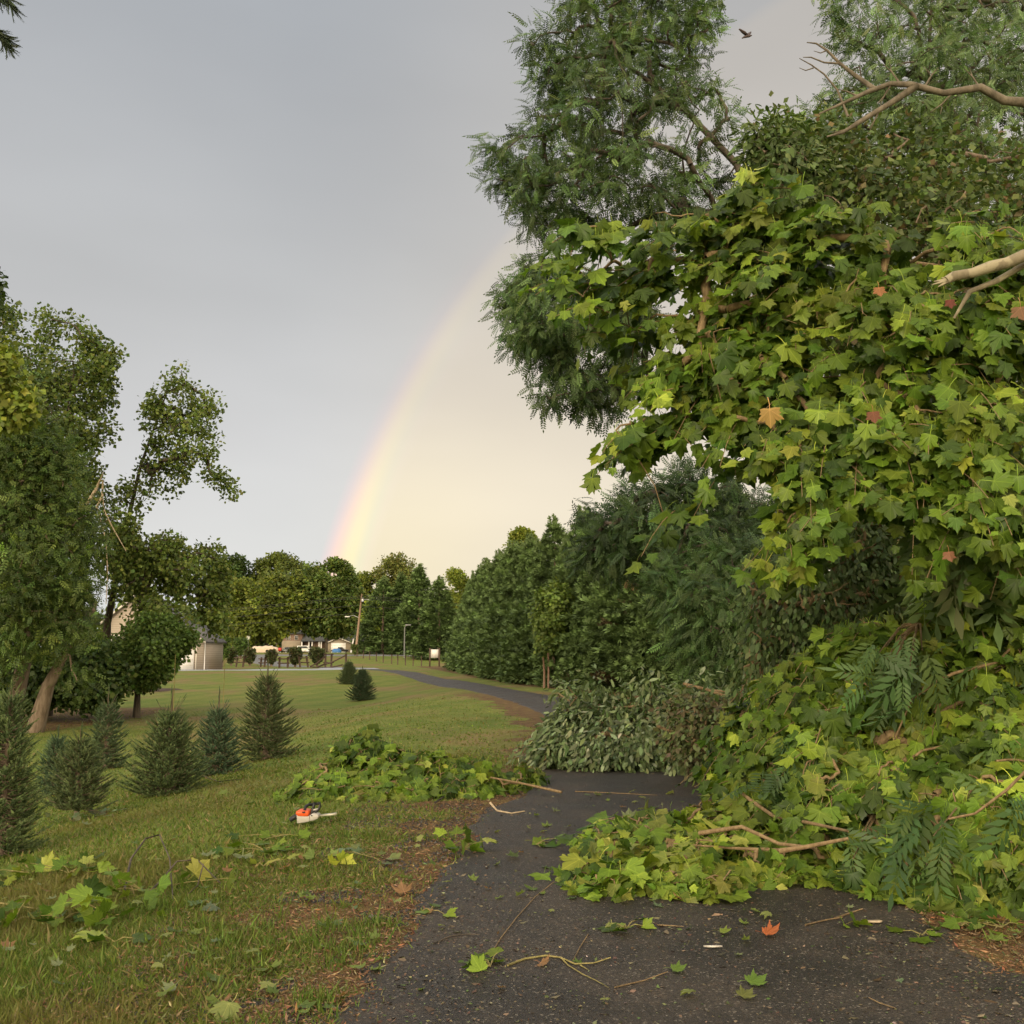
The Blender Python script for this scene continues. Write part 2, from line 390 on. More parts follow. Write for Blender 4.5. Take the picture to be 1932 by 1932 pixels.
def strip(path, w0, w1, name, mat, jag, lift, seed, edge=.05, step=.05, cross=10):
    """a paved sheet along a path with ragged edges"""
    seg = np.linalg.norm(np.diff(path, axis=0), axis=1); s = np.concatenate([[0], np.cumsum(seg)])
    S = [0.]
    while S[-1] < s[-1]: S.append(S[-1] + max(step, S[-1] * .012))
    S = np.array(S[:-1]); P = np.stack([np.interp(S, s, path[:, 0]), np.interp(S, s, path[:, 1])], 1)
    T = np.gradient(P, axis=0); T /= np.linalg.norm(T, axis=1, keepdims=True); Nn = np.stack([T[:, 1], -T[:, 0]], 1)
    jl = (fnoise(S, S * 0 + seed, 1.4) - .5) * jag + (vnoise(S, S * 0 + seed, 9) - .5) * jag * .35
    jr = (fnoise(S, S * 0 + seed + 5, 1.4) - .5) * jag + (vnoise(S, S * 0 + seed + 3, 9) - .5) * jag * .35
    a = np.concatenate([[0, .03], np.linspace(.06, .94, cross), [.97, 1]])
    tp = 1 - .34 * sstep(P[:, 1], 22, 45) if name == 'driveway' else 1; L_ = (-w0 + jl) * tp; R_ = (w1 + jr) * tp
    off = L_[:, None] + (R_ - L_)[:, None] * a[None]
    Q = P[:, None] + Nn[:, None] * off[..., None]
    z = hz(Q[..., 0], Q[..., 1]) + lift; z[:, [0, -1]] -= lift + .01
    V = np.concatenate([Q, z[..., None]], -1).reshape(-1, 3); n = len(a); m = len(S)
    I = np.arange(n * m).reshape(m, n)
    F = np.stack([I[:-1, :-1].ravel(), I[:-1, 1:].ravel(), I[1:, 1:].ravel(), I[1:, :-1].ravel()], 1)
    return mk(name, V, [F], mat, smooth_=True)
o = strip(DL, 1.66, 1.62, 'driveway', M['asphalt'], .34, .022, 4); tag(o, 'dark worn asphalt driveway strewn with leaves', kind='structure')
M['concrete'] = plain('pale_grey_paving', (.30, .32, .36), .8, scale=1)
M['road'] = plain('grey_road', (.16, .16, .165), .8, scale=.3)
pp = np.array([(-48, 107.5), (-40, 108.5), (-32, 110), (-25, 112), (-20, 116), (-18.5, 121), (-20, 127)], float)
tt = np.linspace(0, 1, 200); t0 = np.linspace(0, 1, len(pp)); pp = np.stack([np.interp(tt, t0, pp[:, 0]), np.interp(tt, t0, pp[:, 1])], 1)
for _ in range(60): pp[1:-1] = (pp[:-2] + 2 * pp[1:-1] + pp[2:]) / 4
o = strip(pp, 3.6, 3.2, 'garage_drive', M['concrete'], .1, .035, 2, step=.4); tag(o, 'pale grey drive running from the beige garage towards the road', kind='structure')
pp = np.array([(-20, 127.5), (-24, 135), (-31, 146), (-40, 166), (-46, 187)], float)
tt = np.linspace(0, 1, 150); t0 = np.linspace(0, 1, len(pp)); pp = np.stack([np.interp(tt, t0, pp[:, 0]), np.interp(tt, t0, pp[:, 1])], 1)
for _ in range(30): pp[1:-1] = (pp[:-2] + 2 * pp[1:-1] + pp[2:]) / 4
o = strip(pp, 2.4, 2.4, 'asphalt_lane', M['road'], .1, .03, 6, step=.4); tag(o, 'dark lane curving from the pale drive up to the public road', kind='structure')
pp = np.stack([np.linspace(-160, 60, 60), np.full(60, 190.)], 1)
o = strip(pp, 3.2, 3.2, 'road', M['road'], .1, .05, 3, step=1); tag(o, 'grey public road crossing behind the lawn', kind='structure')

# ------------------------------------------------------------------ leaves
def T_sycamore(petiole=True, var=0):
    half = [(.0, 1.06), (.16, .86), (.27, .80), (.315, .70), (.27, .585), (.44, .68), (.56, .62), (.76, .66), (.655, .45), (.50, .325), (.64, .26), (.535, .15), (.60, .00), (.33, -.10), (.16, -.06)]
    if var == 1: half = [(x * (1.08 if i % 2 else .96), y * (.95 if i % 2 else 1.02)) for i, (x, y) in enumerate(half)]
    pts = half + [(-x, y) for x, y in half[:0:-1]]
    V = [(0, .02, 0)] + [(x, y, 0) for x, y in pts]; n = len(pts)
    vein = [1.0] + [0.0] * n
    for i in (0, 7, 12, n - 7, n - 12): vein[1 + i] = 1.0
    V = np.array(V); r = np.hypot(V[:, 0], V[:, 1])
    v_ = np.array(vein)
    V[:, 2] = .05 * (v_ > .5) * (r > .1) - .05 * (v_ < .5) * r
    F = [(0, i % n + 1, i) for i in range(1, n + 1)]
    Q = []
    if petiole:
        b = len(V); P = [(0, .02, 0), (0, -.22, .10), (0, -.5, .10), (0, -.72, 0)]
        for (x, y, z) in P: V = np.vstack([V, [(-.016, y, z), (.016, y, z)]]); vein += [1, 1]
        for i in range(3): Q.append((b + 2 * i, b + 2 * i + 1, b + 2 * i + 3, b + 2 * i + 2))
    return V, [np.array(F)] + ([np.array(Q)] if Q else []), np.array(vein)
def T_rhomb(w=.45):   # one small leaf: folded rhomb along +y
    V = np.array([(0, 0, 0), (w, .45, -.06), (0, 1, 0), (-w, .45, -.06)])
    return V, [np.array([(0, 1, 2), (0, 2, 3)])], None
def T_ovate():
    V = np.array([(0, 0, 0), (.2, .18, -.03), (.27, .48, -.06), (.14, .82, -.05), (0, 1, 0), (-.14, .82, -.05), (-.27, .48, -.06), (-.2, .18, -.03)])
    return V, [np.array([(0, 1, 2, 3), (0, 3, 4, 5), (0, 5, 6, 7)])[:, :4]], None
def T_narrow():
    V, F, _ = T_ovate(); V = V * [.72, 1, 1]; return V, F, None
def T_compound(pairs=7, ll=.24, lw=.085, term=True, droop=.28, ang=62):
    V = []; F = []
    def leaflet(o, d, L_, w_):
        d = np.array(d, float); d /= np.linalg.norm(d); s = np.array([d[1], -d[0], 0]); o = np.array(o, float); b = len(V)
        V.extend([o, o + d * L_ * .45 + s * w_ / 2 + [0, 0, -.012], o + d * L_, o + d * L_ * .45 - s * w_ / 2 + [0, 0, -.012]]); F.append((b, b + 1, b + 2, b + 3))
    a = math.radians(ang)
    for i in range(pairs):
        y = .14 + .80 * i / pairs; f = 1 - .35 * abs(i / pairs - .4)
        for s_ in (-1, 1): leaflet((0, y, 0), (s_ * math.sin(a), math.cos(a), -.25), ll * f, lw * f)
    if term: leaflet((0, .92, 0), (0, 1, 0), ll, lw)
    b = len(V); V.extend([(-.008, 0, 0), (.008, 0, 0), (.004, .95, 0), (-.004, .95, 0)]); F.append((b, b + 1, b + 2, b + 3))
    V = np.array(V, float); V[:, 2] -= droop * V[:, 1] ** 2
    return V, [np.array(F)], None
def T_spray(n=5):  # evergreen plume
    V = []; F = []; r = np.random.default_rng(3)
    for k in range(n):
        a = (k - (n - 1) / 2) * .42; d = np.array([math.sin(a), math.cos(a), r.uniform(-.25, .25)]); s = np.array([d[1], -d[0], 0]) * .11
        L_ = 1 - .22 * abs(k - (n - 1) / 2); o = np.array([0, .12 * abs(k - (n - 1) / 2), 0]); b = len(V)
        V += [o, o + d * L_ * .5 + s, o + d * L_, o + d * L_ * .5 - s]; F.append((b, b + 1, b + 2, b + 3))
    return np.array(V), [np.array(F)], None
def T_twig(n=22, seed=5, w=.045, core=.05):  # spruce twig with needles all round
    r = np.random.default_rng(seed); V = []; F = []
    for k in range(n):
        y = k / n; th = r.uniform(0, 6.28); d = np.array([math.cos(th), .9, math.sin(th)]); d /= np.linalg.norm(d)
        L_ = .20 * (1 - .4 * y); s = np.array([-math.sin(th), 0, math.cos(th)]) * w / 2; b = len(V); o = np.array([0, y * .9, 0])
        V += [o - s, o + s, o + d * L_]; F.append((b, b + 1, b + 2))
    for q in ((core, 0), (0, core)): b = len(V); V += [np.array([-q[0], 0, -q[1]]), np.array([q[0], 0, q[1]]), np.array([0, 1., 0])]; F.append((b, b + 1, b + 2))
    return np.array(V), [np.array(F)], None
def unit(v): return v / (np.linalg.norm(v, axis=-1, keepdims=True) + 1e-9)
def scatter(T, P, axis, nrm, scale, tint, curl=0.25, cup=.2, wv=0.):
    """copies of template T at P, +y along axis, +z along normal"""
    V0, Fs, vein = T; n = len(P); m = len(V0)
    a = unit(axis); x = unit(np.cross(a, nrm)); z = np.cross(x, a)
    Vl = np.repeat(V0[None], n, 0).copy()
    if wv: Vl[:, :, 0] *= rng.uniform(1 - wv, 1 + wv * .3, (n, 1)); Vl[:, :, 0] += Vl[:, :, 1] * rng.uniform(-wv, wv, (n, 1)) * .4
    if wv: Vl[:, :, 2] += np.sin(Vl[:, :, 0] * 5 + rng.uniform(0, 6.28, (n, 1))) * .05 + Vl[:, :, 0] * Vl[:, :, 1] * rng.uniform(-.5, .5, (n, 1))
    c = rng.uniform(-curl, curl * 1.6, (n, 1)); d = rng.uniform(-cup * .4, cup, (n, 1))
    Vl[:, :, 2] -= c * Vl[:, :, 1] ** 2 * (Vl[:, :, 1] > 0) + d * Vl[:, :, 0] ** 2
    Vl *= np.reshape(scale, (-1, 1, 1)) if np.ndim(scale) else scale
    V = P[:, None] + Vl[..., 0:1] * x[:, None] + Vl[..., 1:2] * a[:, None] + Vl[..., 2:3] * z[:, None]
    F = [(f[None] + (np.arange(n) * m)[:, None, None]).reshape(-1, f.shape[1]) for f in Fs]
    C = np.repeat(tint, m, 0)
    return V.reshape(-1, 3), F, C, (np.tile(vein, n) if vein is not None else None)
def join(parts):
    V = []; F = []; C = []; ve = []; n = 0
    for v, f, c, vn in parts:
        V.append(v); C.append(c); F += [a + n for a in f]; ve.append(vn if vn is not None else np.zeros(len(v))); n += len(v)
    by = {}
    for f in F: by.setdefault(f.shape[1], []).append(f)
    return np.concatenate(V), [np.concatenate(b) for b in by.values()], np.concatenate(C), np.concatenate(ve)
def tints(n, pal, wts=None, var=.16, per=0):
    pal = np.array(pal, float); wts = np.array(wts if wts is not None else [1] * len(pal), float); wts /= wts.sum()
    k = rng.choice(len(pal), n, p=wts)
    if per: k = np.where(rng.random(n) < .68, np.repeat(rng.choice(len(pal), n // per, p=wts), per), k)
    c = pal[k]
    return np.clip(c * np.exp(rng.normal(0, var, (n, 1))) * np.exp(rng.normal(0, var * .35, (n, 3))), 0.004, .9)

def inpoly(x, y, poly):
    poly = np.asarray(poly, float); ins = np.zeros(len(x), bool); d = np.full(len(x), 1e9); j = len(poly) - 1
    for i in range(len(poly)):
        xi, yi = poly[i]; xj, yj = poly[j]
        c = ((yi > y) != (yj > y)) & (x < (xj - xi) * (y - yi) / (yj - yi + 1e-12) + xi); ins ^= c
        vx, vy = xj - xi, yj - yi; t = np.clip(((x - xi) * vx + (y - yi) * vy) / (vx * vx + vy * vy + 1e-9), 0, 1)
        d = np.minimum(d, np.hypot(x - xi - t * vx, y - yi - t * vy)); j = i
    return ins, d
def clumps(poly, n, depth, thick, gap=0., gs=.02, seed=0, front=0., holes=(), inset=6):
    """cluster centres filling a rounded volume whose outline is poly; depth: number or function of (px,py)"""
    poly = np.asarray(poly, float); lo = poly.min(0); hi = poly.max(0); out = []; dn = []
    got = 0
    for it in range(400):
        x = rng.uniform(lo[0], hi[0], n * 2); y = rng.uniform(lo[1], hi[1], n * 2)
        ok, d = inpoly(x, y, poly); ok &= d > inset
        if gap: ok &= fnoise(x, y, gs, seed) > gap * np.clip(1.25 - d / 130, .6, 1.25)
        for hx, hy, hr in holes: ok &= ((x - hx) ** 2 + (y - hy) ** 2) > hr * hr * rng.uniform(.6, 1.1, len(x))
        x, y, d = x[ok], y[ok], d[ok]
        dep = depth(x, y) if callable(depth) else np.full(len(x), float(depth))
        h = np.minimum(thick, d * K / 1024 * dep * 1.6 + .15)
        u = rng.uniform(-1, 1, len(x))
        if front: u = np.where(rng.random(len(x)) < front, -1 + rng.random(len(x)) ** 1.5 * .5, u)
        P = W(x, y, dep + u * h + (0 if not front else h * .6)); out.append(P); dn.append(u); got += len(P)
        if got >= n: break
    P = np.concatenate(out)[:n]; return P, np.concatenate(dn)[:n]
def skeleton(trunk, tr, P, rtip=.012, jit=.06, maxn=300, seg=2):
    """limbs grown from a trunk polyline to cluster centres P"""
    trunk = np.asarray(trunk, float)
    nodes = [trunk[0]]; par = [-1]
    for a, b in zip(trunk[:-1], trunk[1:]):
        k = max(2, int(np.linalg.norm(b - a) / .5))
        for t in np.linspace(0, 1, k + 1)[1:]: nodes.append(a + (b - a) * t); par.append(len(nodes) - 2)
    nt_ = len(nodes)
    Q = P if len(P) <= maxn else P[rng.choice(len(P), maxn, replace=False)]
    dt = np.array([np.min(np.linalg.norm(np.array(nodes[nt_ // 3:]) - q, axis=1)) for q in Q])
    for q in Q[np.argsort(dt)]:
        A = np.array(nodes); d = np.linalg.norm(A - q, axis=1) + .35 * np.maximum(0, A[:, 2] - q[2]); d[:max(1, nt_ // 4)] += 5
        j = int(d.argmin()); a = A[j]; L_ = np.linalg.norm(q - a)
        for t in np.linspace(0, 1, seg + 2)[1:]:
            p = a + (q - a) * t
            if t < 1: p = p + rng.normal(0, jit * L_, 3) + np.array([0, 0, .06 * L_ * math.sin(math.pi * t)])
            nodes.append(p); par.append(j); j = len(nodes) - 1
    A = np.array(nodes); par = np.array(par); cnt = np.ones(len(A))
    for i in range(len(A) - 1, 0, -1): cnt[par[i]] += cnt[i]
    r = rtip * np.sqrt(cnt) ; r = np.minimum(r, tr * 0.9)
    base = np.linspace(tr, tr * .12, nt_); r[:nt_] = np.maximum(base, rtip)
    i = np.arange(1, len(A)); p0 = A[par[i]]; p1 = A[i]; r1 = r[i]; r0 = np.minimum(r[par[i]], r1 * 1.35)
    r0[:nt_ - 1] = r[par[i]][:nt_ - 1]
    return frustums(p0, p1, r0, r1)
def frustums(p0, p1, r0, r1, n=6):
    t = unit(p1 - p0); ref = np.where(np.abs(t[:, 2:3]) < .9, [[0, 0, 1.]], [[1., 0, 0]]); a = unit(np.cross(t, ref)); b = np.cross(t, a)
    th = np.arange(n) * 2 * math.pi / n; cs = np.cos(th)[None, :, None]; sn = np.sin(th)[None, :, None]
    ring = cs * a[:, None] + sn * b[:, None]
    p1 = p1 + t * np.reshape(r1, (-1, 1)) * .3
    V = np.concatenate([p0[:, None] + ring * r0[:, None, None], p1[:, None] + ring * r1[:, None, None]], 1)
    k = np.arange(n); f = np.stack([k, (k + 1) % n, (k + 1) % n + n, k + n], 1)
    F = (f[None] + (np.arange(len(p0)) * 2 * n)[:, None, None]).reshape(-1, 4)
    return V.reshape(-1, 3), [F]
def leaves_on(P, per, rad, T, size, pal, wts=None, droop=.5, face=.6, flip=.0, var=.16, clvar=.18, sv=.25, centre=None, squash=1., up=.5, rnd=.6, curl=.25):
    """per leaves round every centre P"""
    n = len(P) * per; c = np.repeat(P, per, 0)
    dv = unit(rng.normal(0, 1, (n, 3))); rr = rad * rng.random((n, 1)) ** .5
    off = dv * rr; off[:, 2] *= squash
    cen = P.mean(0) if centre is None else np.asarray(centre)
    outw = unit(c - cen) * .7 + dv * .7
    pos = c + off
    axis = outw * .6 + np.array([0, 0, -1.]) * droop + rng.normal(0, rnd * .6, (n, 3))
    nrm = outw * face + np.array([0, 0, 1.]) * up + np.array([0, -.25, 0]) + rng.normal(0, rnd * .55, (n, 3))
    if flip: s = np.where(rng.random((n, 1)) < flip, -1, 1); nrm = nrm * s
    tc_ = np.repeat(np.exp(rng.normal(0, clvar, (len(P), 1))), per, 0) * tints(n, pal, wts, var)
    return scatter(T, pos, axis, nrm, size * np.clip(np.exp(rng.normal(0, sv, n)), .5, 1.45), np.clip(tc_, .003, .9), curl=curl)
SYC, SYC2 = T_sycamore(), T_sycamore(var=1)
SYCN = T_sycamore(False)
RH, OV, NA = T_rhomb(), T_ovate(), T_narrow()
def sprays(P, per, Ls, size, pal, wts, centre, droop=1.3, flip=.3, clvar=.22, sv=.28, up=.3, rnd=.5, zmin=None, curl=.5):
    """leaves hung along short drooping twigs; returns leaf parts and the twig segments"""
    n = len(P); out = unit(P - np.asarray(centre)); v = out * .8 + rng.normal(0, .55, (n, 3)) + [-.15, -.25, -.1]; v[:, 2] *= .55; v = unit(v); Lv = Ls * rng.uniform(.6, 1.35, (n, 1))
    t = np.tile(np.linspace(-.5, .5, per), n)[:, None] + rng.normal(0, .03, (n * per, 1)); vv = np.repeat(v, per, 0); LL = np.repeat(Lv, per, 0)
    side = unit(np.cross(vv, [0, 0, 1.])) * np.tile(np.where(np.arange(per) % 2, 1, -1), n)[:, None]
    pos = np.repeat(P, per, 0) + vv * LL * t - np.array([0, 0, 1.]) * LL * .45 * (t + .5) ** 2
    pos = pos + side * rng.uniform(.02, .11, (n * per, 1)) + rng.normal(0, .03, (n * per, 3)); 
    if zmin is not None: pos[:, 2] = np.maximum(pos[:, 2], zmin(pos[:, 0], pos[:, 1]))
    axis = side * .45 + vv * .4 + np.array([0, 0, -1.]) * droop * rng.uniform(.5, 1.2, (n * per, 1)) + rng.normal(0, rnd * .5, (n * per, 3))
    nrm = np.repeat(out, per, 0) * .8 + np.array([0, -.35, up]) + side * .4 + rng.normal(0, rnd * .6, (n * per, 3))
    nrm *= np.where(rng.random((n * per, 1)) < flip, -1, 1)
    tc_ = np.clip(np.repeat(np.exp(rng.normal(0, clvar, (n, 1))), per, 0) * tints(n * per, pal, wts, .15, per), .008, .9)
    sz = size * np.clip(np.exp(rng.normal(0, sv, n * per)), .55, 1.4) * (1.1 - .35 * (t[:, 0] + .5)); h = n // 2 * per
    parts = [scatter(T_, pos[s_], axis[s_], nrm[s_], sz[s_], tc_[s_], curl=curl, cup=.5, wv=.22) for T_, s_ in ((SYC, slice(0, h)), (SYC2, slice(h, None)))]
    k = 5; ts = np.linspace(-.5, .5, k)[None, :, None]; line = P[:, None] + v[:, None] * Lv[:, None] * ts - np.array([0, 0, 1.]) * Lv[:, None] * .45 * (ts + .5) ** 2
    a = line[:, :-1].reshape(-1, 3); b = line[:, 1:].reshape(-1, 3); r_ = np.tile(np.linspace(.006, .0025, k)[:-1], n)
    return parts, frustums(a, b, r_, r_ * .8, 5)
def tree(name, label, cat, base, trunk, tr, P, parts, leafm, barkm, group=None, rtip=.012, maxn=260, crown='crown', trunkname='trunk', jit=.06, extra=None):
    r = empty(name, base, label, cat, group)
    V, F = skeleton(trunk, tr, P, rtip, jit, maxn)
    if extra: F = F + [f + len(V) for f in extra[1]]; V = np.concatenate([V, extra[0]]); F = [np.concatenate([f for f in F if f.shape[1] == 4])] if all(f.shape[1] == 4 for f in F) else F
    mk(trunkname, rel(V, r), F, barkm, r, smooth_=True)
    V, F, C, ve = join(parts)
    mk(crown, rel(V, r), F, leafm, r, C=C, vein=ve)
    return r
# ================================================================== LARGE STRUCTURE: houses, road side, trees
def wx(px, d): return float(W(px, 1200, d)[0])
def wz(py, d): return float(W(966, py, d)[2])
M['siding'] = None
def siding():
    m, t, b = newmat('beige_siding')
    P = mnode(t, 'ShaderNodeTexCoord').outputs['Object']
    wv = mnode(t, 'ShaderNodeTexWave', bands_direction='Z', wave_profile='SAW'); wv.inputs['Scale'].default_value = 1.3; t.links.new(P, wv.inputs['Vector'])
    t.links.new(mmix(t, wv.outputs['Fac'], (.30, .25, .20), (.41, .35, .29)), b.inputs['Base Color']); b.inputs['Roughness'].default_value = .7
    return m
M['siding'] = siding()
M['white'] = plain('white_paint', (.72, .70, .68), .5)
M['trimwhite'] = plain('cream_trim', (.62, .57, .50), .5)
M['shingle'] = plain('grey_shingles', (.12, .115, .12), .9, scale=3, var=.3)
M['darkroof'] = plain('blue_grey_shingles', (.075, .08, .09), .9, scale=2, var=.3)
M['glass'] = plain('dark_glass', (.03, .035, .04), .15)
M['brick'] = plain('red_brown_brick', (.17, .11, .08), .85, scale=1.2, var=.3)
M['stonetan'] = plain('tan_stone', (.26, .21, .155), .85, scale=2, var=.25)
M['black'] = plain('black_paint', (.015, .015, .017), .3)
M['rubber'] = plain('rubber', (.02, .02, .02), .8)
M['steel'] = plain('steel', (.45, .45, .46), .35, .8)
M['postwood'] = plain('dark_brown_post', (.085, .055, .04), .85, scale=10, var=.3)
M['polewood'] = plain('weathered_pole_wood', (.30, .20, .14), .85, scale=3, var=.2)

def gable_block(r, x0, x1, y0, y1, zg, ze, zr, wallm, roofm, ov=.3, name='wall'):
    """a block with its gable towards the viewer"""
    xc = (x0 + x1) / 2
    b = MB().prism([(x0, zg), (x1, zg), (x1, ze), (xc, zr), (x0, ze)], y0, y1); b.build(name, wallm, r)
    sl = (zr - ze) / (xc - x0); t = .18
    for s in (-1, 1):
        xe = x0 - ov if s < 0 else x1 + ov; zee = ze - ov * sl
        p = [(xc, zr + .03), (xe, zee + .03), (xe, zee + .03 + t), (xc, zr + .03 + t)]
        rf = MB().prism(p if s > 0 else p[::-1], y0 - ov, y1 + ov).build('roof', roofm, r)
        q = [(xc, zr - .12), (xe, zee - .12), (xe, zee + .14), (xc, zr + .14)]
        MB().prism(q, y0 - ov - .06, y0 - ov - .005).build('barge_board', M['trimwhite'], rf)
def window(r, x0, x1, z0, z1, y, wm=None):
    f = MB().box(x0 - .1, x1 + .1, y - .06, y + .02, z0 - .1, z1 + .1).build('window', wm or M['white'], r)
    MB().box(x0, x1, y - .09, y - .065, z0, z1).build('pane', M['glass'], f)
    MB().box((x0 + x1) / 2 - .03, (x0 + x1) / 2 + .03, y - .12, y - .092, z0, z1).build('mullion', M['white'], f)
# --- beige house behind the leaning oak, 112 m away
d = 112.; g0 = float(hz(-36, d)); X0 = wx(222, d)
r = empty('house', (wx(290, d), d + 4, g0), 'beige sided house with an attached garage, half hidden behind the leaning oak', 'house')
def LX(px, dd=d): return wx(px, dd) - r.location[0]
def LZ(py, dd=d): return wz(py, dd) - r.location[2]
gable_block(r, LX(196), LX(305), -4, 6, -.2, LZ(1172), LZ(1126), M['siding'], M['shingle'])
gable_block(r, LX(314), LX(388), -4.6, 3, -.2, LZ(1209), LZ(1180), M['siding'], M['shingle'])
v = MB().box(LX(245), LX(253), -4.1, -4.02, LZ(1152), LZ(1141)).build('vent', M['trimwhite'], r)
gd = MB().box(LX(334), LX(371), -4.7, -4.62, -.2, LZ(1226)).build('garage_door', M['white'], r)
for k in range(3): MB().box(LX(335), LX(370), -4.73, -4.705, .45 + .62 * k, .48 + .62 * k).build('panel_groove', M['trimwhite'], gd)
window(r, LX(212), LX(226), LZ(1228), LZ(1200), -4.02); window(r, LX(262), LX(276), LZ(1228), LZ(1200), -4.02)
window(r, LX(262), LX(276), LZ(1190), LZ(1172), -4.02)
b = MB().box(LX(374), LX(376), -4.66, -4.605, -.2, LZ(1212)).build('corner_board', M['trimwhite'], r)
b = MB().tube([(LX(388) + .1, -4.4, -.2), (LX(388) + .1, -4.4, LZ(1210))], .06).build('downpipe', M['white'], r)

# --- long house across the road, 285 m away
d = 350.
def z3(px3, py3): return ((800 + px3 / 4.83) * 1932 / 3024, (1800 + py3 / 4.83) * 1932 / 3024)
r = empty('house', (wx(620, d), d, float(hz(0, d))), 'low brick house with a dark roof and white garage door behind the big round oak', 'house')
zg = -.3
def Q(px3, py3): a, b_ = z3(px3, py3); return wx(a, d) - r.location[0], wz(b_, d) - r.location[2]
x0, _ = Q(180, 0); x1, zt = Q(445, 350)
MB().box(x0, x1, 0, 9, zg, zt).build('wall', M['brick'], r)
MB().box(x0 - .4, x1, -.5, -.02, zg, Q(0, 445)[1]).build('bay_wall', M['stonetan'], r)
MB().prism([(x0 - .6, zt), (x1 + .6, zt), (x1 - 3, zt + 3.2), (x0 + 3, zt + 3.2)], -.6, 9.6).build('roof', M['darkroof'], r)
for a in ((222, 240), (258, 276), (345, 383)): window(r, Q(a[0], 0)[0], Q(a[1], 0)[0], Q(0, 430)[1], Q(0, 375)[1], 0)
xa, zp = Q(445, 455); xb, _ = Q(820, 0)
MB().box(xa + .01, xb, 1, 9, zg, zp).build('wall', M['brick'], r)
MB().prism([(0 - 1.5, zp), (9.5, zp), (4.5, zp + 3.4)], xa, xb, 'x').build('roof', M['darkroof'], r)
for px in (445, 545, 590, 690, 720): x, _ = Q(px, 0); MB().box(x, x + .35, -.9, -.6, zg, zp - .02).build('porch_post', M['white'], r)
dr = MB().box(Q(550, 0)[0], Q(585, 0)[0], .93, .99, zg, Q(0, 475)[1]).build('door', M['black'], r)
xc0, ze = Q(820, 470); xc1, _ = Q(1145, 0)
gable_block(r, xc0 + .02, xc1, -1.5, 8, zg, ze, Q(0, 405)[1], M['stonetan'], M['darkroof'], .5)
gdo = MB().box(Q(875, 0)[0], Q(1080, 0)[0], -1.62, -1.52, zg, Q(0, 478)[1]).build('garage_door', M['white'], r)
for k in range(4): MB().box(Q(880, 0)[0], Q(1075, 0)[0], -1.66, -1.63, .6 + k, .66 + k).build('panel_groove', M['trimwhite'], gdo)
xd1, zd = Q(1370, 465)
MB().box(xc1 + .02, xd1, 1, 9, zg, zd).build('wall', M['brick'], r)
MB().prism([(-1, zd), (9.6, zd), (4.5, zd + 6.5)], xc1 - 6, xd1 + .5, 'x').build('roof', M['darkroof'], r)
window(r, Q(1310, 0)[0], Q(1350, 0)[0], zg + .5, zd - .4, 1); window(r, Q(1230, 0)[0], Q(1250, 0)[0], zg + .8, zd - .6, 1)

# ------------------------------------------------------------------ trees far away
def px_tree(poly, d, label, n, per, size, pal, cat='tree', group=None, thick=8, trunk_px=None, wts=None, rad=None, gap=0, leaf=RH, rtip=.03, tr=.4, base_py=None, barkm=None, mat=None, droop=.2, name='tree', clv=.22, **kw):
    poly = np.asarray(poly, float)
    P, _ = clumps(poly, n, d, thick, gap=gap + .1 if gap else .36, gs=.05, seed=len(label), inset=3)
    gx = trunk_px or float(poly[:, 0].mean()); bx = wx(gx, d); base = np.array([bx, d, float(hz(bx, d))])
    P[:, 2] = np.maximum(P[:, 2], base[2] + size * .5)
    top = P[:, 2].max(); trunk = [base - [0, 0, .3], base + [0, 0, (top - base[2]) * .35], [P[:, 0].mean(), d, base[2] + (top - base[2]) * .75]]
    Lf = leaves_on(P, int(per * 1.5), rad or d * .0075, leaf, size * (.72 if d > 150 else 1), pal, wts, droop=droop, clvar=clv, up=.7, var=.1, **kw)
    return tree(name, label, cat, base, trunk, tr, P, [Lf], mat or M['leaf'], barkm or M['bark_dark'], group, rtip=rtip, maxn=120)
OLIVE = [(.10, .13, .03), (.13, .155, .035), (.08, .11, .028)]
YEL = [(.17, .215, .032), (.13, .175, .03), (.21, .235, .04)]
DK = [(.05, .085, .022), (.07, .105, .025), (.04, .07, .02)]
MID = [(.085, .14, .032), (.115, .17, .04), (.065, .11, .027)]
GF = 'trees beyond the public road'
px_tree([(405, 1075), (418, 1045), (440, 1040), (462, 1055), (476, 1090), (478, 1190), (410, 1200)], 400, 'dark rounded tree behind the yellow-green tree, left end of the far tree line', 150, 70, 1.3, DK, group=GF)
px_tree([(468, 1110), (478, 1075), (505, 1052), (540, 1048), (565, 1060), (575, 1085), (570, 1180), (480, 1190)], 400, 'olive tree with a domed top left of the big round oak', 190, 80, 1.2, OLIVE, group=GF)
px_tree([(418, 1140), (425, 1105), (450, 1092), (490, 1098), (530, 1088), (560, 1085), (585, 1120), (585, 1180), (550, 1186), (525, 1200), (505, 1222), (425, 1228)], 245, 'yellow-green spreading tree left of the big round oak', 260, 90, .95, YEL + OLIVE, group=GF, gap=.3)
px_tree([(545, 1120), (550, 1085), (575, 1070), (600, 1066), (625, 1059), (650, 1066), (668, 1082), (680, 1110), (684, 1150), (692, 1196), (660, 1194), (640, 1196), (615, 1194), (575, 1190), (555, 1186), (545, 1170)], 250, 'big round-headed oak standing in front of the low brick house', 380, 90, .9, MID + OLIVE, group=GF, clv=.3)
px_tree([(668, 1100), (672, 1070), (690, 1062), (700, 1085), (712, 1100), (712, 1200), (675, 1200)], 400, 'pale thin-topped tree just right of the leaning utility pole', 110, 60, 1.1, YEL + OLIVE, group=GF, gap=.4)
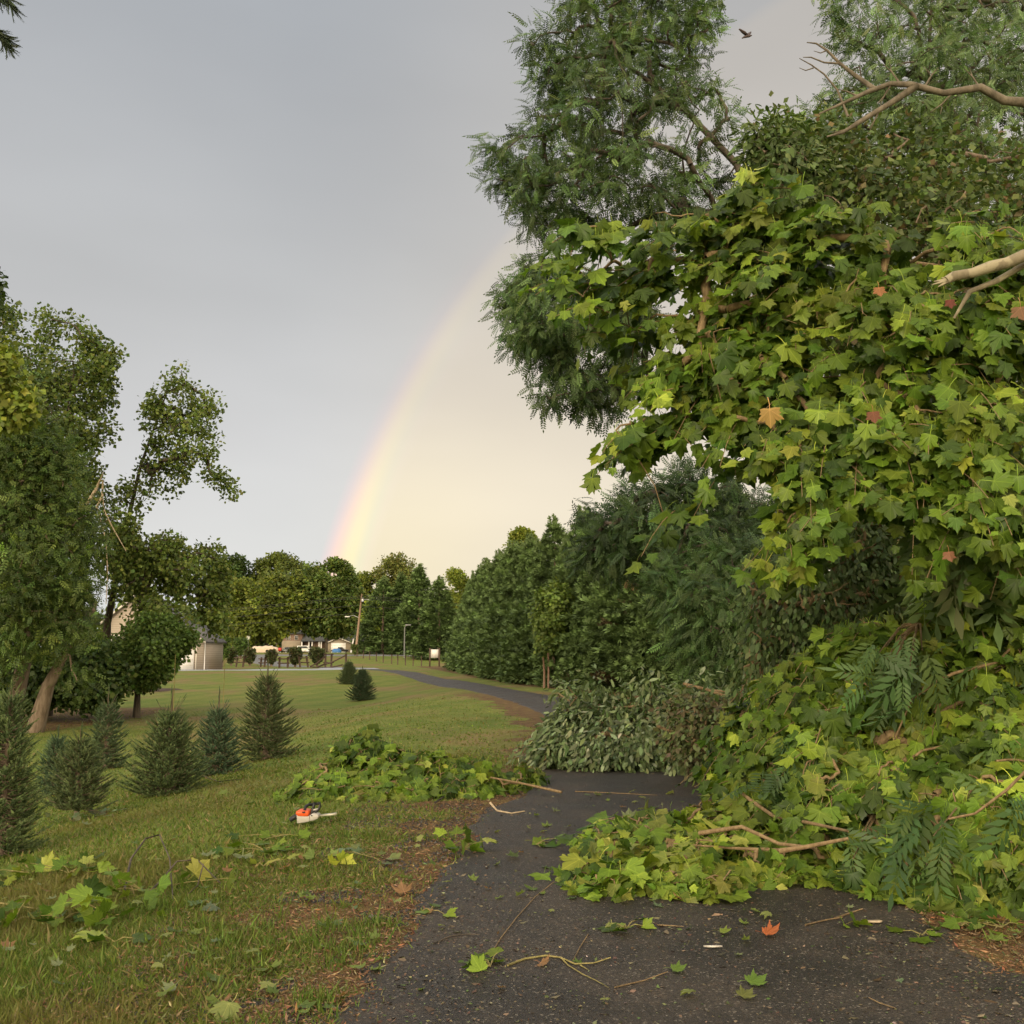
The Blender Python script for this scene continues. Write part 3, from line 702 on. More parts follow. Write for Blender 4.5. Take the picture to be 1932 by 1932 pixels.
px_tree([(700, 1095), (706, 1068), (730, 1052), (760, 1052), (782, 1068), (790, 1095), (800, 1180), (700, 1190)], 400, 'tall pale olive tree with a rounded crown right of the utility pole', 220, 70, 1.1, [(.17, .19, .05), (.13, .16, .04), (.2, .2, .06)], group=GF, gap=.33)
px_tree([(830, 1100), (838, 1078), (858, 1070), (880, 1090), (880, 1180), (830, 1180)], 400, 'pale yellowish treetop showing left of the evergreen row', 90, 60, 1.1, YEL, group=GF, gap=.35)
px_tree([(958, 1050), (962, 1015), (980, 1003), (1000, 1008), (1012, 1030), (1010, 1060), (960, 1090)], 160, 'yellow-green treetop rising above the evergreen row', 100, 60, .55, YEL, group=GF, gap=.3)
px_tree([(690, 1165), (698, 1135), (712, 1125), (722, 1150), (722, 1210), (700, 1222)], 215, 'lime-green rounded small tree right of the pole foot', 90, 60, .6, [(.25, .30, .04), (.2, .26, .035)], group=GF)
px_tree([(238, 1120), (245, 1092), (270, 1085), (290, 1098), (296, 1150), (240, 1150)], 170, 'yellowish tree behind the ridge of the beige house', 80, 60, .6, YEL + OLIVE, group=GF)
px_tree([(385, 1200), (400, 1180), (470, 1195), (500, 1205), (505, 1230), (385, 1235)], 262, 'low dark hedge of shrubs along the road under the yellow-green tree', 120, 60, .8, DK + MID, cat='hedge', name='hedge', thick=4)
px_tree([(690, 1150), (720, 1120), (830, 1130), (880, 1180), (880, 1238), (690, 1238)], 300, 'dark undergrowth behind the post fence at the far lawn edge', 200, 80, 1.0, DK, cat='thicket', name='thicket', thick=5)
# far wooded ridge behind everything
nP = 2600
th = rng.uniform(-.62, .62, nP); dd_ = rng.uniform(450, 540, nP); hh = 15 + 8 * vnoise(th * 40, th * 0, 1, 5)
P = np.stack([np.sin(th) * dd_, np.cos(th) * dd_, hz(np.sin(th) * dd_, np.cos(th) * dd_) + rng.random(nP) ** .7 * hh], 1)
Lf = leaves_on(P, 16, 3.2, RH, 2.6, MID + OLIVE, droop=.2, centre=(0, 470, -30))
V, F, C, ve = Lf; o = mk('distant_wood', V, F, M['leaf'], C=C); tag(o, 'far-off belt of woodland along the horizon', 'wood', kind='stuff')

# ------------------------------------------------------------------ evergreen row (three variants, then copies)
def cypress_mesh(seed, H=10., R=2.9, nb=185, brown=0.):
    st = rng.bit_generator.state
    r = np.random.default_rng(seed)
    P = []; A = []; Nn = []; T_ = []; S = []
    for i in range(nb):
        h = (i + r.random()) / nb; h = h ** 1.05 * .985; az_ = i * 2.39996 + r.normal(0, .25)
        rad = R * (1 - h) ** .66 * (.74 + .34 * r.random()) * min(1, .78 + h * 2.5) + .08
        up_ = .12 + .9 * h + r.uniform(-.08, .12)
        tip = np.array([math.cos(az_) * rad, math.sin(az_) * rad, h * H * .97 + .1 * up_]); dr = np.array([math.cos(az_), math.sin(az_), up_]); dr /= np.linalg.norm(dr)
        pr = (.30 + .42 * (1 - h)) * r.uniform(.75, 1.25); k = int(46 * (pr / .6) ** 1.5) + 10
        c = r.normal(0, 1, (k, 3)); c /= np.linalg.norm(c, axis=1, keepdims=True); c *= pr * r.random((k, 1)) ** .45; c[:, 2] *= .42
        back = r.random(k) < .35
        c = np.where(back[:, None], c * .7 - dr * r.uniform(.2, 1., (k, 1)) * rad * .55, c) + tip - dr * .3
        P.append(c); A.append(dr * 1.0 + r.normal(0, .4, (k, 3)) + [0, 0, .1 - .25 * (1 - h)]); Nn.append(np.array([0, 0, 1.]) + r.normal(0, .4, (k, 3)) + dr * .35)
        base = np.array((.115, .175, .058)) if r.random() > brown else np.array((.14, .10, .05))
        T_.append(base * math.exp(r.normal(0, .3)) * np.exp(r.normal(0, .08, (k, 1)))); S.append(.36 * (1.1 - .3 * h) * np.exp(r.normal(0, .2, k)))
    for q in range(4):      # spiky leaders at the very top
        o_ = r.normal(0, .25, 3) * [1, 1, 0] * (q > 0); k = 26; t = r.random((k, 1)); zt = H * (.86 + .02 * q)
        P.append(o_ + [0, 0, zt] + t * [0, 0, H * .14 * (1 - .18 * q)] + r.normal(0, .09, (k, 3)) * (1.1 - t)); A.append(np.array([0, 0, 1.]) + r.normal(0, .4, (k, 3))); Nn.append(r.normal(0, 1, (k, 3)))
        T_.append(np.array([(.125, .18, .066)] * k)); S.append(np.full(k, .30))
    P = np.concatenate(P); P[:, 2] = np.maximum(P[:, 2], .15)
    V, F, C, _ = scatter(T_spray(), P, np.concatenate(A), np.concatenate(Nn), np.concatenate(S), np.concatenate(T_))
    me = make_me('crown', V, F, M['needle'], C)
    zs = np.linspace(0, H * .9, 7); b = MB().tube([(0, 0, z) for z in zs], np.linspace(.19, .03, 7), 8)
    tm = make_me('trunk', np.concatenate(b.V), [np.array(b.F4)], M['bark_brown'])
    return me, tm
CY = [cypress_mesh(11), cypress_mesh(23, R=2.7), cypress_mesh(37, R=3.2)]
CYB = cypress_mesh(51, R=3.2, brown=.13)
row = []
bx = [(884, 126, 10.0), (890, 118, 10.6), (898, 110, 10.0), (908, 103, 10.7), (918, 96, 10.2), (930, 90, 10.5), (943, 84, 9.9), (956, 79, 10.0), (970, 74, 9.3), (986, 70, 9.4), (1004, 66, 9.0), (1024, 62, 9.1), (1048, 58.5, 9.3), (1076, 55.5, 8.4), (1106, 53, 8.8), (1140, 50.5, 8.2), (1180, 48, 8.6), (1225, 45.5, 8.0), (1275, 43.5, 8.1), (1330, 41.5, 7.8), (1392, 39.5, 7.8)]
words = ['at the far left end of the row', 'second from the far end of the row', 'third from the far end of the row', 'fourth from the far end of the row', 'fifth from the far end of the row', 'sixth from the far end of the row', 'seventh from the far end, near the tallest tips', 'eighth from the far end of the row', 'below the yellow-green treetop, left side', 'directly below the yellow-green treetop', 'just right of the yellow-green treetop', 'behind the small vine-topped tree, left side', 'with the tallest plume, behind the small broadleaf tree', 'right of the small broadleaf tree with the bare stems', 'two right of the small broadleaf tree', 'above the row of cut logs', 'behind the left end of the grey-green brush heap', 'with rusty brown inner foliage above the brush heap', 'behind the middle of the grey-green brush heap', 'behind the right end of the brush heap', 'nearest in the row, in the dark behind the vines']
for i, (px, dist, H) in enumerate(bx):
    x = wx(px, dist); me, tm = CYB if i in (17,) else CY[i % 3]
    e = empty('evergreen_tree', (x, dist, float(hz(x, dist))), 'dark feathery evergreen ' + words[i], 'tree', 'evergreens in the long screening row', rz=i * 2.1)
    s = H / 10.
    for nm, m_ in (('crown', me), ('trunk', tm)):
        c = bpy.data.objects.new(nm, m_); col.objects.link(c); c.parent = e
    vs = (1.0, .88, 1.07, .93, 1.03, .85)[i % 6]; e.scale = (s * 1.03, s * 1.03, s * (.5 + vs * .5) * 1.02)
for px, dist, H, lb in ((722, 200, 15, 'mid-green evergreen with a broad base behind the post fence, left of the street lamp'), (757, 205, 16, 'broad evergreen behind the slim street lamp'), (790, 195, 17, 'pointed evergreen right of the slim street lamp'), (828, 175, 14, 'evergreen directly behind the white sign')):
    x = wx(px, dist); e = empty('evergreen_tree', (x, dist, float(hz(x, dist))), lb, 'tree', 'evergreens behind the far fence', rz=px)
    for nm, m_ in zip(('crown', 'trunk'), CY[px % 3]):
        c = bpy.data.objects.new(nm, m_); col.objects.link(c); c.parent = e
    e.scale = (H / 10 * 1.25, H / 10 * 1.25, H / 10)

# small vine-topped broadleaf with bare stems in front of the row
d = 52.
px_tree([(1008, 1150), (1020, 1118), (1045, 1102), (1068, 1112), (1080, 1145), (1070, 1180), (1050, 1215), (1040, 1235), (1020, 1230), (1012, 1190)], d, 'small light green broadleaf tree with bare reddish stems in front of the evergreen row', 130, 70, .17, [(.10, .15, .03), (.13, .18, .035)], trunk_px=1044, thick=1.2, rad=.45, rtip=.012, tr=.13, barkm=M['bark_brown'], droop=.7)
M['logwood'] = plain('reddish_log', (.20, .12, .08), .8, scale=6, var=.3)
for i, (px, h, lb) in enumerate([(1026, 1.5, 'thin upright reddish stake, leftmost of the posts under the evergreens'), (1034, 1.7, 'tall reddish stake under the small broadleaf tree'), (1062, .9, 'short upright log stump, first right of the small broadleaf tree'), (1070, .8, 'short upright log stump, second right of the small broadleaf tree'), (1077, .95, 'taller upright log stump in the middle of the short logs'), (1085, .75, 'short pale log stump near the left tip of the brush heap'), (1093, .85, 'upright log stump touching the brush heap')]):
    x = wx(px, 51); z = float(hz(x, 51)); e = MB().tube([(0, 0, -.1), (.02, 0, h * .5), (.03 * (i % 3 - 1), .02, h)], [.14, .13, .11] if i > 1 else [.06, .055, .05], 9).build('log', M['logwood'])
    e.location = (x, 51, z); tag(e, lb, 'log', 'upright logs under the evergreens')

# ------------------------------------------------------------------ left trees
def base_at(px, d): x = wx(px, d); return np.array([x, d, float(hz(x, d))])
PK2 = [(-70, 560), (0, 590), (22, 568), (58, 592), (100, 566), (125, 590), (160, 596), (190, 640), (225, 665), (252, 655), (248, 700), (225, 725), (215, 765), (228, 830), (195, 865), (212, 905), (200, 935), (225, 970), (215, 1080), (150, 1180), (-70, 1150)]
P, _ = clumps(PK2, 350, 40, 3.4, gap=.42, gs=.03, seed=3, inset=9)
b = base_at(95, 40)
tree('oak_tree', 'tall dark oak with a ragged open top standing behind the pale green tree', 'tree', b, [b - [0, 0, .3], b + [.3, 0, 5], b + [.2, 0, 10], b + [.4, 0, 13]], .25, P,
     [leaves_on(P, 110, .60, RH, .145, [(.085, .125, .032), (.115, .16, .036), (.07, .108, .028), (.15, .185, .038)], droop=.3, rnd=1., up=.4)], M['leaf'], M['bark_dark'], 'big trees on the left', rtip=.013)
PK3 = [(265, 770), (300, 720), (305, 690), (340, 680), (362, 700), (378, 745), (395, 730), (418, 760), (427, 800), (420, 850), (400, 880), (430, 890), (448, 915), (440, 943), (405, 925), (380, 900), (350, 915), (370, 950), (350, 965), (318, 945), (300, 920), (275, 960), (270, 1000), (330, 1010), (390, 1020), (425, 1045), (428, 1110), (430, 1160), (425, 1200), (402, 1212), (388, 1172), (350, 1150), (325, 1150), (290, 1120), (255, 1115), (225, 1090), (195, 1000), (190, 965), (215, 930), (235, 950), (262, 890), (285, 830), (262, 790)]
P, _ = clumps(PK3, 230, 42, 2.2, gap=.33, gs=.04, seed=8, inset=6)
P_, _ = clumps([(205, 1000), (270, 985), (340, 1005), (395, 1020), (425, 1050), (430, 1110), (430, 1170), (422, 1205), (402, 1212), (385, 1165), (320, 1140), (290, 1110), (250, 1105), (215, 1080)], 105, 42, 2., gap=.40, gs=.05, seed=6); P3_, _ = clumps([(215, 900), (260, 890), (270, 960), (255, 1040), (290, 1110), (300, 1160), (235, 1175), (205, 1100)], 34, 41, 1.4, gap=.42, gs=.05, seed=16); P4_, _ = clumps([(255, 1135), (300, 1130), (350, 1160), (372, 1190), (330, 1215), (250, 1180)], 26, 40.5, 1., gap=.3, gs=.05, seed=26); P = np.concatenate([P, P_, P3_, P4_])
b = base_at(205, 43)
m_t = W(235, 1010, 42.5); m_u = W(265, 880, 42.5); m_v = W(315, 740, 42)
tree('oak_tree', 'storm-torn oak leaning to the right with sparse dark clumps of leaves against the sky', 'tree', b, [b - [0, 0, .3], (b * .5 + m_t * .5) + [-.3, 0, 0], m_t, m_u, m_v], .2, P,
     [leaves_on(P, 50, .50, RH, .145, [(.10, .145, .036), (.135, .18, .042), (.08, .12, .03), (.16, .20, .045)], droop=.3, rnd=1., up=.4)], M['leaf'], M['bark_dark'], 'big trees on the left', rtip=.014)
PK4 = [(195, 1290), (190, 1235), (225, 1200), (248, 1172), (300, 1160), (325, 1172), (348, 1192), (374, 1196), (378, 1214), (345, 1228), (330, 1262), (300, 1296), (255, 1300), (225, 1310)]
P, _ = clumps(PK4, 210, 39, 1.8, gap=.38, gs=.05, seed=2)
b = base_at(265, 39.5)
tree('small_oak', 'low rounded leafy tree in front of the beige house', 'tree', b, [b - [0, 0, .2], b + [0, 0, 1.2], b + [.3, 0, 2.6]], .16, P,
     [leaves_on(P, 90, .42, RH, .13, MID, droop=.3, rnd=1.)], M['leaf'], M['bark_dark'], 'big trees on the left')
PK1 = [(-80, 620), (-10, 640), (28, 668), (48, 700), (58, 760), (90, 790), (125, 815), (150, 868), (155, 920), (178, 960), (185, 1010), (176, 1070), (190, 1105), (170, 1130), (150, 1160), (178, 1170), (200, 1190), (215, 1225), (205, 1250), (180, 1250), (165, 1290), (150, 1305), (130, 1290), (115, 1250), (60, 1240), (30, 1260), (0, 1290), (-80, 1290)]
P, _ = clumps(PK1, 470, lambda x, y: 31 - 0 * x, 3.6, gap=.40, gs=.025, seed=13, front=.45, inset=14)
b = base_at(28, 33); b2 = base_at(72, 32)
tree('locust_tree', 'broad pale green feathery tree filling the left edge over two leaning trunks', 'tree', b, [b - [0, 0, .3], b + [.4, 0, 2.5], b + [.3, 0, 7], b + [-.5, 0, 12]], .26, P,
     [leaves_on(P, 34, .68, T_compound(4, .30, .15, droop=.15), .30, [(.07, .115, .032), (.095, .14, .036), (.055, .09, .027), (.12, .165, .04)], droop=.12, rnd=1.1, clvar=.3)], M['leaf'], M['bark_brown'], 'big trees on the left', rtip=.014)
e = empty('leaning_trunk', b2, 'thick bare brown trunk leaning right at the left edge of the lawn', 'tree')
mk('trunk', *(lambda V, F: (rel(V, e), F))(*skeleton([b2 - [0, 0, .3], b2 + [.4, 0, 1.4], b2 + [.95, 0, 2.6], b2 + [1.2, .3, 3.4]], .30, b2 + np.array([[1.0, .9, 4.4], [.6, .8, 4.2], [1.3, .9, 4.0]]), .04)), M['bark_brown'], e, smooth_=True)
# understory thicket of dark leaves under the left trees
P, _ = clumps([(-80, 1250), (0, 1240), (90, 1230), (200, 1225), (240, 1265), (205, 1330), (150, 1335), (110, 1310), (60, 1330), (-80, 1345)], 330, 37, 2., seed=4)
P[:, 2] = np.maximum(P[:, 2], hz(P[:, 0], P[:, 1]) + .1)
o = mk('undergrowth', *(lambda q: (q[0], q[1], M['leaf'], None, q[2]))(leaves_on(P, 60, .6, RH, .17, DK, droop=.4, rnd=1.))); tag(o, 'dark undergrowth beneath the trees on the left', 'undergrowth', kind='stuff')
# boughs at the left edge, evening light put into their yellow-green leaf colour
P, _ = clumps([(-60, 640), (20, 660), (42, 720), (60, 760), (50, 800), (-60, 800)], 70, 27.5, 1., gap=.2, seed=4)
o_, t_ = base_at(-60, 27.5), None
tree('maple_tree', 'yellow-green leafy top cut off by the left edge', 'tree', o_, [o_ - [0, 0, .2], o_ + [0, 0, 5], o_ + [.2, 0, 9]], .2, P, [leaves_on(P, 60, .5, RH, .17, [(.17, .20, .03), (.13, .17, .03)], rnd=1.)], M['leaf'], M['bark_brown'])
P, _ = clumps([(-60, 500), (-5, 520), (12, 545), (20, 575), (8, 600), (-60, 600)], 30, 34, .8, gap=.1, seed=4)
o_ = base_at(-90, 34)
tree('tall_tree', 'dark leafy twigs poking in at the left edge above the pale green tree', 'tree', o_, [o_ - [0, 0, .2], o_ + [0, 0, 8], o_ + [.2, 0, 15]], .25, P, [leaves_on(P, 50, .5, RH, .18, DK, rnd=1.)], M['leaf'], M['bark_dark'])
# torn pale limb hanging in the left trees
b = MB(); A = lambda x, y, d=37.5: W(x, y, d)
b.tube([A(148, 962), A(165, 950), A(180, 925), A(196, 890)], [.04, .07, .06, .01], 7)
b.tube([A(194, 905), A(193, 935), A(182, 958), A(180, 966)], [.03, .045, .04, .02], 7)
b.tube([A(193, 935), A(197, 965), A(215, 1000), A(238, 1040)], [.03, .03, .02, .012], 6)
b.tube([A(184, 958), A(200, 1020), A(203, 1080), A(200, 1140)], [.025, .025, .02, .012], 6)
c = A(190, 950); o = b.build('broken_limb', M['deadwood'], smooth_=True); tag(o, 'pale torn limb with bare wood hanging high between the left trees', 'broken limb')
# pine twigs top left: the pine stands just outside the frame
pb = np.array([-9.3, 11.0, float(hz(-9.3, 11.))]); r = empty('pine_tree', pb, 'pine whose needled twig tips poke in at the top left corner', 'tree')
tw = [(W(-150, -60, 11), W(5, -20, 11), W(22, 14, 11)), (W(-170, 40, 11), W(0, 66, 11), W(14, 86, 11)), (W(-150, 30, 11), W(-10, 55, 11), W(8, 72, 11)), (W(-150, -90, 11), W(-12, -40, 11), W(0, 4, 11))]
b = MB(); b.tube([pb - [0, 0, .3], pb + [.05, 0, 5], pb + [0, 0, 9.5]], [.2, .16, .08], 9)
pos = []; ax = []
for a, m_, e_ in tw:
    st = np.array([pb[0], pb[1], a[2] + .4]); b.tube([st, a, m_, e_], [.05, .03, .009, .004], 6)
    for t in np.linspace(0, 1, 60):
        q = a + (m_ - a) * t if rng.random() < .6 else m_ + (e_ - m_) * t
        pos.append(q); ax.append((e_ - m_) / np.linalg.norm(e_ - m_))
b.build('trunk', M['bark_dark'], r).data.transform(__import__('mathutils').Matrix.Translation(-r.location))
pos = np.array(pos); ax = np.array(ax); n_ = len(pos)
V, F, C, _ = scatter(T_twig(16, 9), pos, ax + rng.normal(0, .25, (n_, 3)), rng.normal(0, 1, (n_, 3)), .22, tints(n_, [(.04, .06, .035), (.05, .07, .04)])); mk('needles', rel(V, r), F, M['needle'], r, C=C)

# ------------------------------------------------------------------ right-hand trees behind the fallen boughs
PA = [(1010, 20), (1060, -20), (1120, -60), (1385, -60), (1358, 20), (1350, 70), (1330, 105), (1368, 160), (1392, 245), (1378, 300), (1390, 360), (1400, 420), (1330, 470), (1180, 480), (1130, 455), (1060, 470), (1012, 472), (975, 440), (930, 392), (912, 345), (905, 270), (955, 235), (975, 190), (962, 145), (975, 90)]
P, _ = clumps(PA, 370, 14.5, 2.3, gap=.42, gs=.03, seed=21, inset=8, holes=[(1240, 245, 40), (1185, 330, 24), (1290, 300, 32), (1160, 235, 22), (1350, 210, 24)])
PA2 = [(935, 560), (955, 515), (1005, 480), (1080, 480), (1180, 520), (1240, 600), (1250, 700), (1200, 760), (1150, 772), (1060, 778), (1012, 748), (1035, 712), (975, 695), (940, 640)]
P2, _ = clumps(PA2, 180, 14.3, 1.5, gap=.42, gs=.035, seed=5, inset=4, holes=[(1120, 660, 34), (1180, 700, 18)])
PL = np.concatenate([P, P2])
b = base_at(1650, 15)
CL = T_compound(6, .25, .115, droop=.14)
tree('locust_tree', 'tall dark green locust with feathery compound leaves against the open sky', 'tree', b, [b - [0, 0, .3], b + [-.6, 0, 4], W(1480, 560, 14.8), W(1390, 310, 14.6), W(1290, 205, 14.5), W(1180, 120, 14.4), W(1130, 50, 14.4)], .15, PL,
     [leaves_on(PL, 24, .24, CL, .19, [(.06, .10, .036), (.08, .13, .044), (.105, .155, .055), (.045, .08, .03)], wts=[3, 3, 2, 2], droop=.4, rnd=.8, clvar=.4, sv=.2, up=.5)], M['leaf'], M['bark_dark'], 'locust trees on the right', rtip=.0045, maxn=550)
PB = [(1540, -60), (1548, 20), (1580, 60), (1592, 85), (1560, 130), (1560, 170), (1530, 205), (1500, 240), (1480, 300), (1600, 420), (1800, 440), (2010, 430), (2010, -60)]
P, _ = clumps(PB, 430, 16, 2.2, gap=.40, gs=.025, seed=31, holes=[(1905, 240, 26), (1880, 275, 16), (1620, 350, 14)])
b = base_at(1800, 17)
tree('locust_tree', 'grey-green locust filling the top right corner above the vine tangle', 'tree', b, [b - [0, 0, .3], W(1790, 900, 16.5), W(1770, 500, 16), W(1750, 150, 16), W(1760, -50, 16)], .16, P,
     [leaves_on(P, 18, .31, CL, .21, [(.075, .12, .045), (.10, .155, .055), (.13, .185, .07), (.06, .10, .035)], droop=.4, rnd=.95, clvar=.28)], M['leaf_grey'], M['bark_dark'], 'locust trees on the right', rtip=.005, maxn=420)
PH = [(1075, 1010), (1105, 960), (1150, 920), (1200, 885), (1270, 872), (1330, 880), (1450, 900), (1500, 950), (1500, 1150), (1430, 1190), (1330, 1180), (1250, 1160), (1200, 1140), (1150, 1110), (1100, 1080), (1070, 1050)]
P, _ = clumps(PH, 330, 24, 2.6, gap=.42, gs=.03, seed=41, inset=10)
b = base_at(1420, 25)
tree('locust_tree', 'very dark locust behind the sycamore boughs, left of the hanging vines', 'tree', b, [b - [0, 0, .3], b + [-.3, 0, 3], W(1350, 1000, 24.5), W(1280, 920, 24)], .25, P,
     [leaves_on(P, 22, .42, CL, .28, [(.045, .08, .03), (.06, .10, .035), (.035, .06, .024)], droop=.3, rnd=1.0, clvar=.35)], M['leaf'], M['bark_dark'], 'locust trees on the right', rtip=.009, maxn=260)
# feathery lower growth between the evergreens and the vines
P, _ = clumps([(1230, 1080), (1300, 1050), (1420, 1020), (1480, 1080), (1450, 1200), (1400, 1290), (1330, 1300), (1270, 1220)], 230, 21, 1.8, gap=.2, gs=.04, seed=42)
b = base_at(1430, 22)
tree('young_locust', 'mid-green feathery young locust hanging over the brush heap', 'tree', b, [b - [0, 0, .3], b + [-.2, 0, 2], W(1380, 1120, 21)], .14, P,
     [leaves_on(P, 22, .40, CL, .26, [(.055, .10, .036), (.075, .125, .042), (.09, .145, .05)], droop=.3, rnd=1., clvar=.3)], M['leaf'], M['bark_dark'], 'locust trees on the right', rtip=.008)
# vine-covered dark tree: the deep background of the right half
PVb = [(1405, 260), (1450, 225), (1530, 215), (1620, 240), (1800, 250), (2010, 260), (2010, 1450), (1500, 1420), (1400, 1320), (1420, 1150), (1500, 1000), (1560, 900), (1300, 640), (1330, 560), (1480, 480), (1440, 400)]
P, _ = clumps(PVb, 1300, 12.2, 1.6, gap=.42, gs=.02, seed=51)
P[:, 2] = np.maximum(P[:, 2], hz(P[:, 0], P[:, 1]) + .1)
b = base_at(1745, 12.6)
tree('vine_covered_tree', 'trunk and limbs smothered in small-leaved vines and brown tangled stems', 'tree', b, [b - [0, 0, .3], W(1715, 1080, 12.4), W(1680, 950, 12.3), W(1640, 600, 12.3), W(1620, 420, 12.2)], .22, P,
     [leaves_on(P, 40, .34, RH, .085, [(.09, .125, .035), (.065, .10, .03), (.12, .15, .045), (.13, .10, .045)], wts=[3, 4, 2, 1], droop=.6, rnd=.9, clvar=.25)], M['leaf_grey'], M['bark_brown'], rtip=.006, maxn=420, jit=.12)
P, _ = clumps([(1395, 260), (1430, 235), (1480, 218), (1530, 250), (1560, 330), (1550, 400), (1500, 425), (1440, 390), (1420, 330)], 150, 11.3, .8, gap=.2, gs=.05, seed=61)
b = base_at(1500, 11.6)
tree('vine_covered_sapling', 'leafy sapling with drooping pale oval leaves left of the vine tangle', 'tree', b, [b - [0, 0, .3], W(1500, 900, 11.5), W(1480, 500, 11.4), W(1465, 300, 11.3)], .09, P,
     [leaves_on(P, 30, .24, NA, .105, [(.085, .125, .04), (.115, .155, .05), (.065, .10, .032)], droop=.8, rnd=.85, flip=.25)], M['leaf_grey'], M['bark_brown'], rtip=.006)
# hanging curtain of vines at the left of the heap
P, _ = clumps([(1400, 1090), (1450, 1050), (1520, 1000), (1640, 960), (1800, 1000), (1830, 1110), (1650, 1190), (1480, 1210), (1420, 1290), (1385, 1340), (1360, 1340), (1385, 1220)], 330, 10.6, .6, gap=.33, gs=.04, seed=71)
b = base_at(1440, 10.8)
tree('hanging_vine', 'curtain of pale small-leaved vine strands hanging to the brush heap', 'vine', b, [b - [0, 0, .1], W(1430, 1150, 10.8), W(1500, 1000, 10.8), W(1640, 900, 11)], .03, P,
     [leaves_on(P, 16, .24, OV, .07, [(.075, .115, .04), (.06, .095, .03), (.12, .165, .065)], droop=1., rnd=.7, squash=1.6)], M['leaf_grey'], M['twig'], rtip=.004, crown='leaves', trunkname='stems')
# arched limb across the top right, and the dead twigs at its left end
b = MB(); A = lambda x, y, d=11: W(x, y, d)
b.tube([A(1990, 215), A(1930, 193), A(1895, 190), A(1850, 165), A(1780, 176), A(1720, 160), A(1680, 158), A(1640, 172), A(1590, 195), A(1545, 215)], [.06, .056, .05, .046, .038, .037, .030, .028, .018, .009], 9)
for x0_, y0_, dx_, dy_ in ((1850, 168, -30, -38), (1800, 172, -45, 40), (1700, 160, -35, -40), (1680, 162, -25, 34), (1620, 182, -40, -14), (1745, 163, 26, -36), (1600, 244, -30, 6), (1660, 206, -20, 36)): b.tube([A(x0_, y0_), A(x0_ + dx_ * .5, y0_ + dy_ * .6), A(x0_ + dx_, y0_ + dy_)], [.014, .009, .003], 5); b.tube([A(x0_ + dx_ * .5, y0_ + dy_ * .6), A(x0_ + dx_ * .3 - 12, y0_ + dy_ * 1.1)], [.007, .002], 4)
b.tube([A(1730, 162), A(1680, 195), A(1630, 225), A(1590, 250), A(1560, 258)], [.045, .035, .03, .02, .01], 7)
b.tube([A(1650, 168), A(1610, 140), A(1585, 120), A(1560, 95), A(1540, 82), A(1522, 80)], [.03, .024, .018, .013, .01, .005], 6)
b.tube([A(1585, 120), A(1555, 118), A(1530, 108), A(1515, 108)], [.014, .01, .008, .004], 5)
b.tube([A(1600, 220), A(1580, 170), A(1555, 140), A(1530, 122), A(1508, 110)], [.016, .012, .01, .008, .004], 5)
b.tube([A(1535, 128), A(1520, 133), A(1508, 128)], [.008, .006, .003], 5)
b.tube([A(1560, 95), A(1548, 100), A(1535, 96)], [.01, .006, .003], 5)
c = b.build('bare_limb', M['bark_limb'], smooth_=True); tag(c, 'long arching bare limb with dead twigs reaching left across the top right', 'limb')

# ------------------------------------------------------------------ the storm-thrown sycamore
SP = [(.090, .147, .019), (.118, .182, .022), (.053, .095, .016), (.16, .212, .027), (.19, .225, .046)]
SW = [4, 4, 3.6, 2.2, .6]
def syc_leaves(P, per, rad, size=.142, droop=1.5, **kw):
    h = len(P) // 2
    kw.setdefault('wts', SW); kw.setdefault('flip', .3); kw.setdefault('rnd', .62); kw.setdefault('clvar', .2); kw.setdefault('up', .25); kw.setdefault('face', .9); kw.setdefault('sv', .24)
    return [leaves_on(P[:h], per, rad, SYC, size, SP, droop=droop, **kw), leaves_on(P[h:], per, rad, SYC2, size, SP, droop=droop, **kw)]
PD = [(1375, 345), (1390, 305), (1430, 300), (1475, 355), (1490, 400), (1545, 395), (1590, 372), (1640, 385), (1665, 440), (1730, 475), (1785, 500), (1800, 440), (1800, 400), (1880, 395), (2010, 385), (2010, 1130), (1930, 1120), (1830, 1050), (1740, 960), (1650, 950), (1590, 985), (1560, 1030), (1500, 1075), (1465, 1060), (1480, 1000), (1440, 935), (1350, 900), (1290, 880), (1200, 850), (1155, 835), (1160, 795), (1210, 770), (1225, 735), (1180, 690), (1150, 640), (1100, 600), (1035, 545), (1040, 515), (1065, 460), (1065, 415), (1110, 412), (1185, 430), (1235, 388), (1300, 395), (1350, 375)]
dD = lambda x, y: 9.0 - 1.3 * sstep(x, 1100, 1900) - .4 * sstep(y, 600, 1000)
P, u = clumps(PD, 360, dD, .95, gap=.46, gs=.014, seed=81, front=.6, inset=11)
XP = [(1405, 322), (1440, 340), (1398, 360), (1370, 385), (1455, 372), (1425, 330), (1545, 398), (1585, 390), (1625, 392), (1648, 415), (1237, 402), (1285, 408), (1330, 405), (1072, 430), (1110, 428), (1145, 432), (1060, 478), (1050, 525), (1100, 560), (1162, 812), (1190, 800), (1175, 830), (1250, 965), (1240, 740), (1500, 1050), (1820, 405), (1880, 400)]
P = np.concatenate([P, np.array([W(a_, b_, 8.35 - .4 * (a_ > 1500)) for a_, b_ in XP])])
b = base_at(2080, 8.6)
trk = [b - [0, 0, .3], W(2080, 900, 8.6), W(2020, 520, 8.5), W(1860, 515, 8.4), W(1680, 490, 8.4), W(1500, 480, 8.5), W(1330, 500, 8.6)]
lp, tw_ = sprays(P, 15, .60, .126, SP, SW, P.mean(0) + [.6, 1.2, -.2])
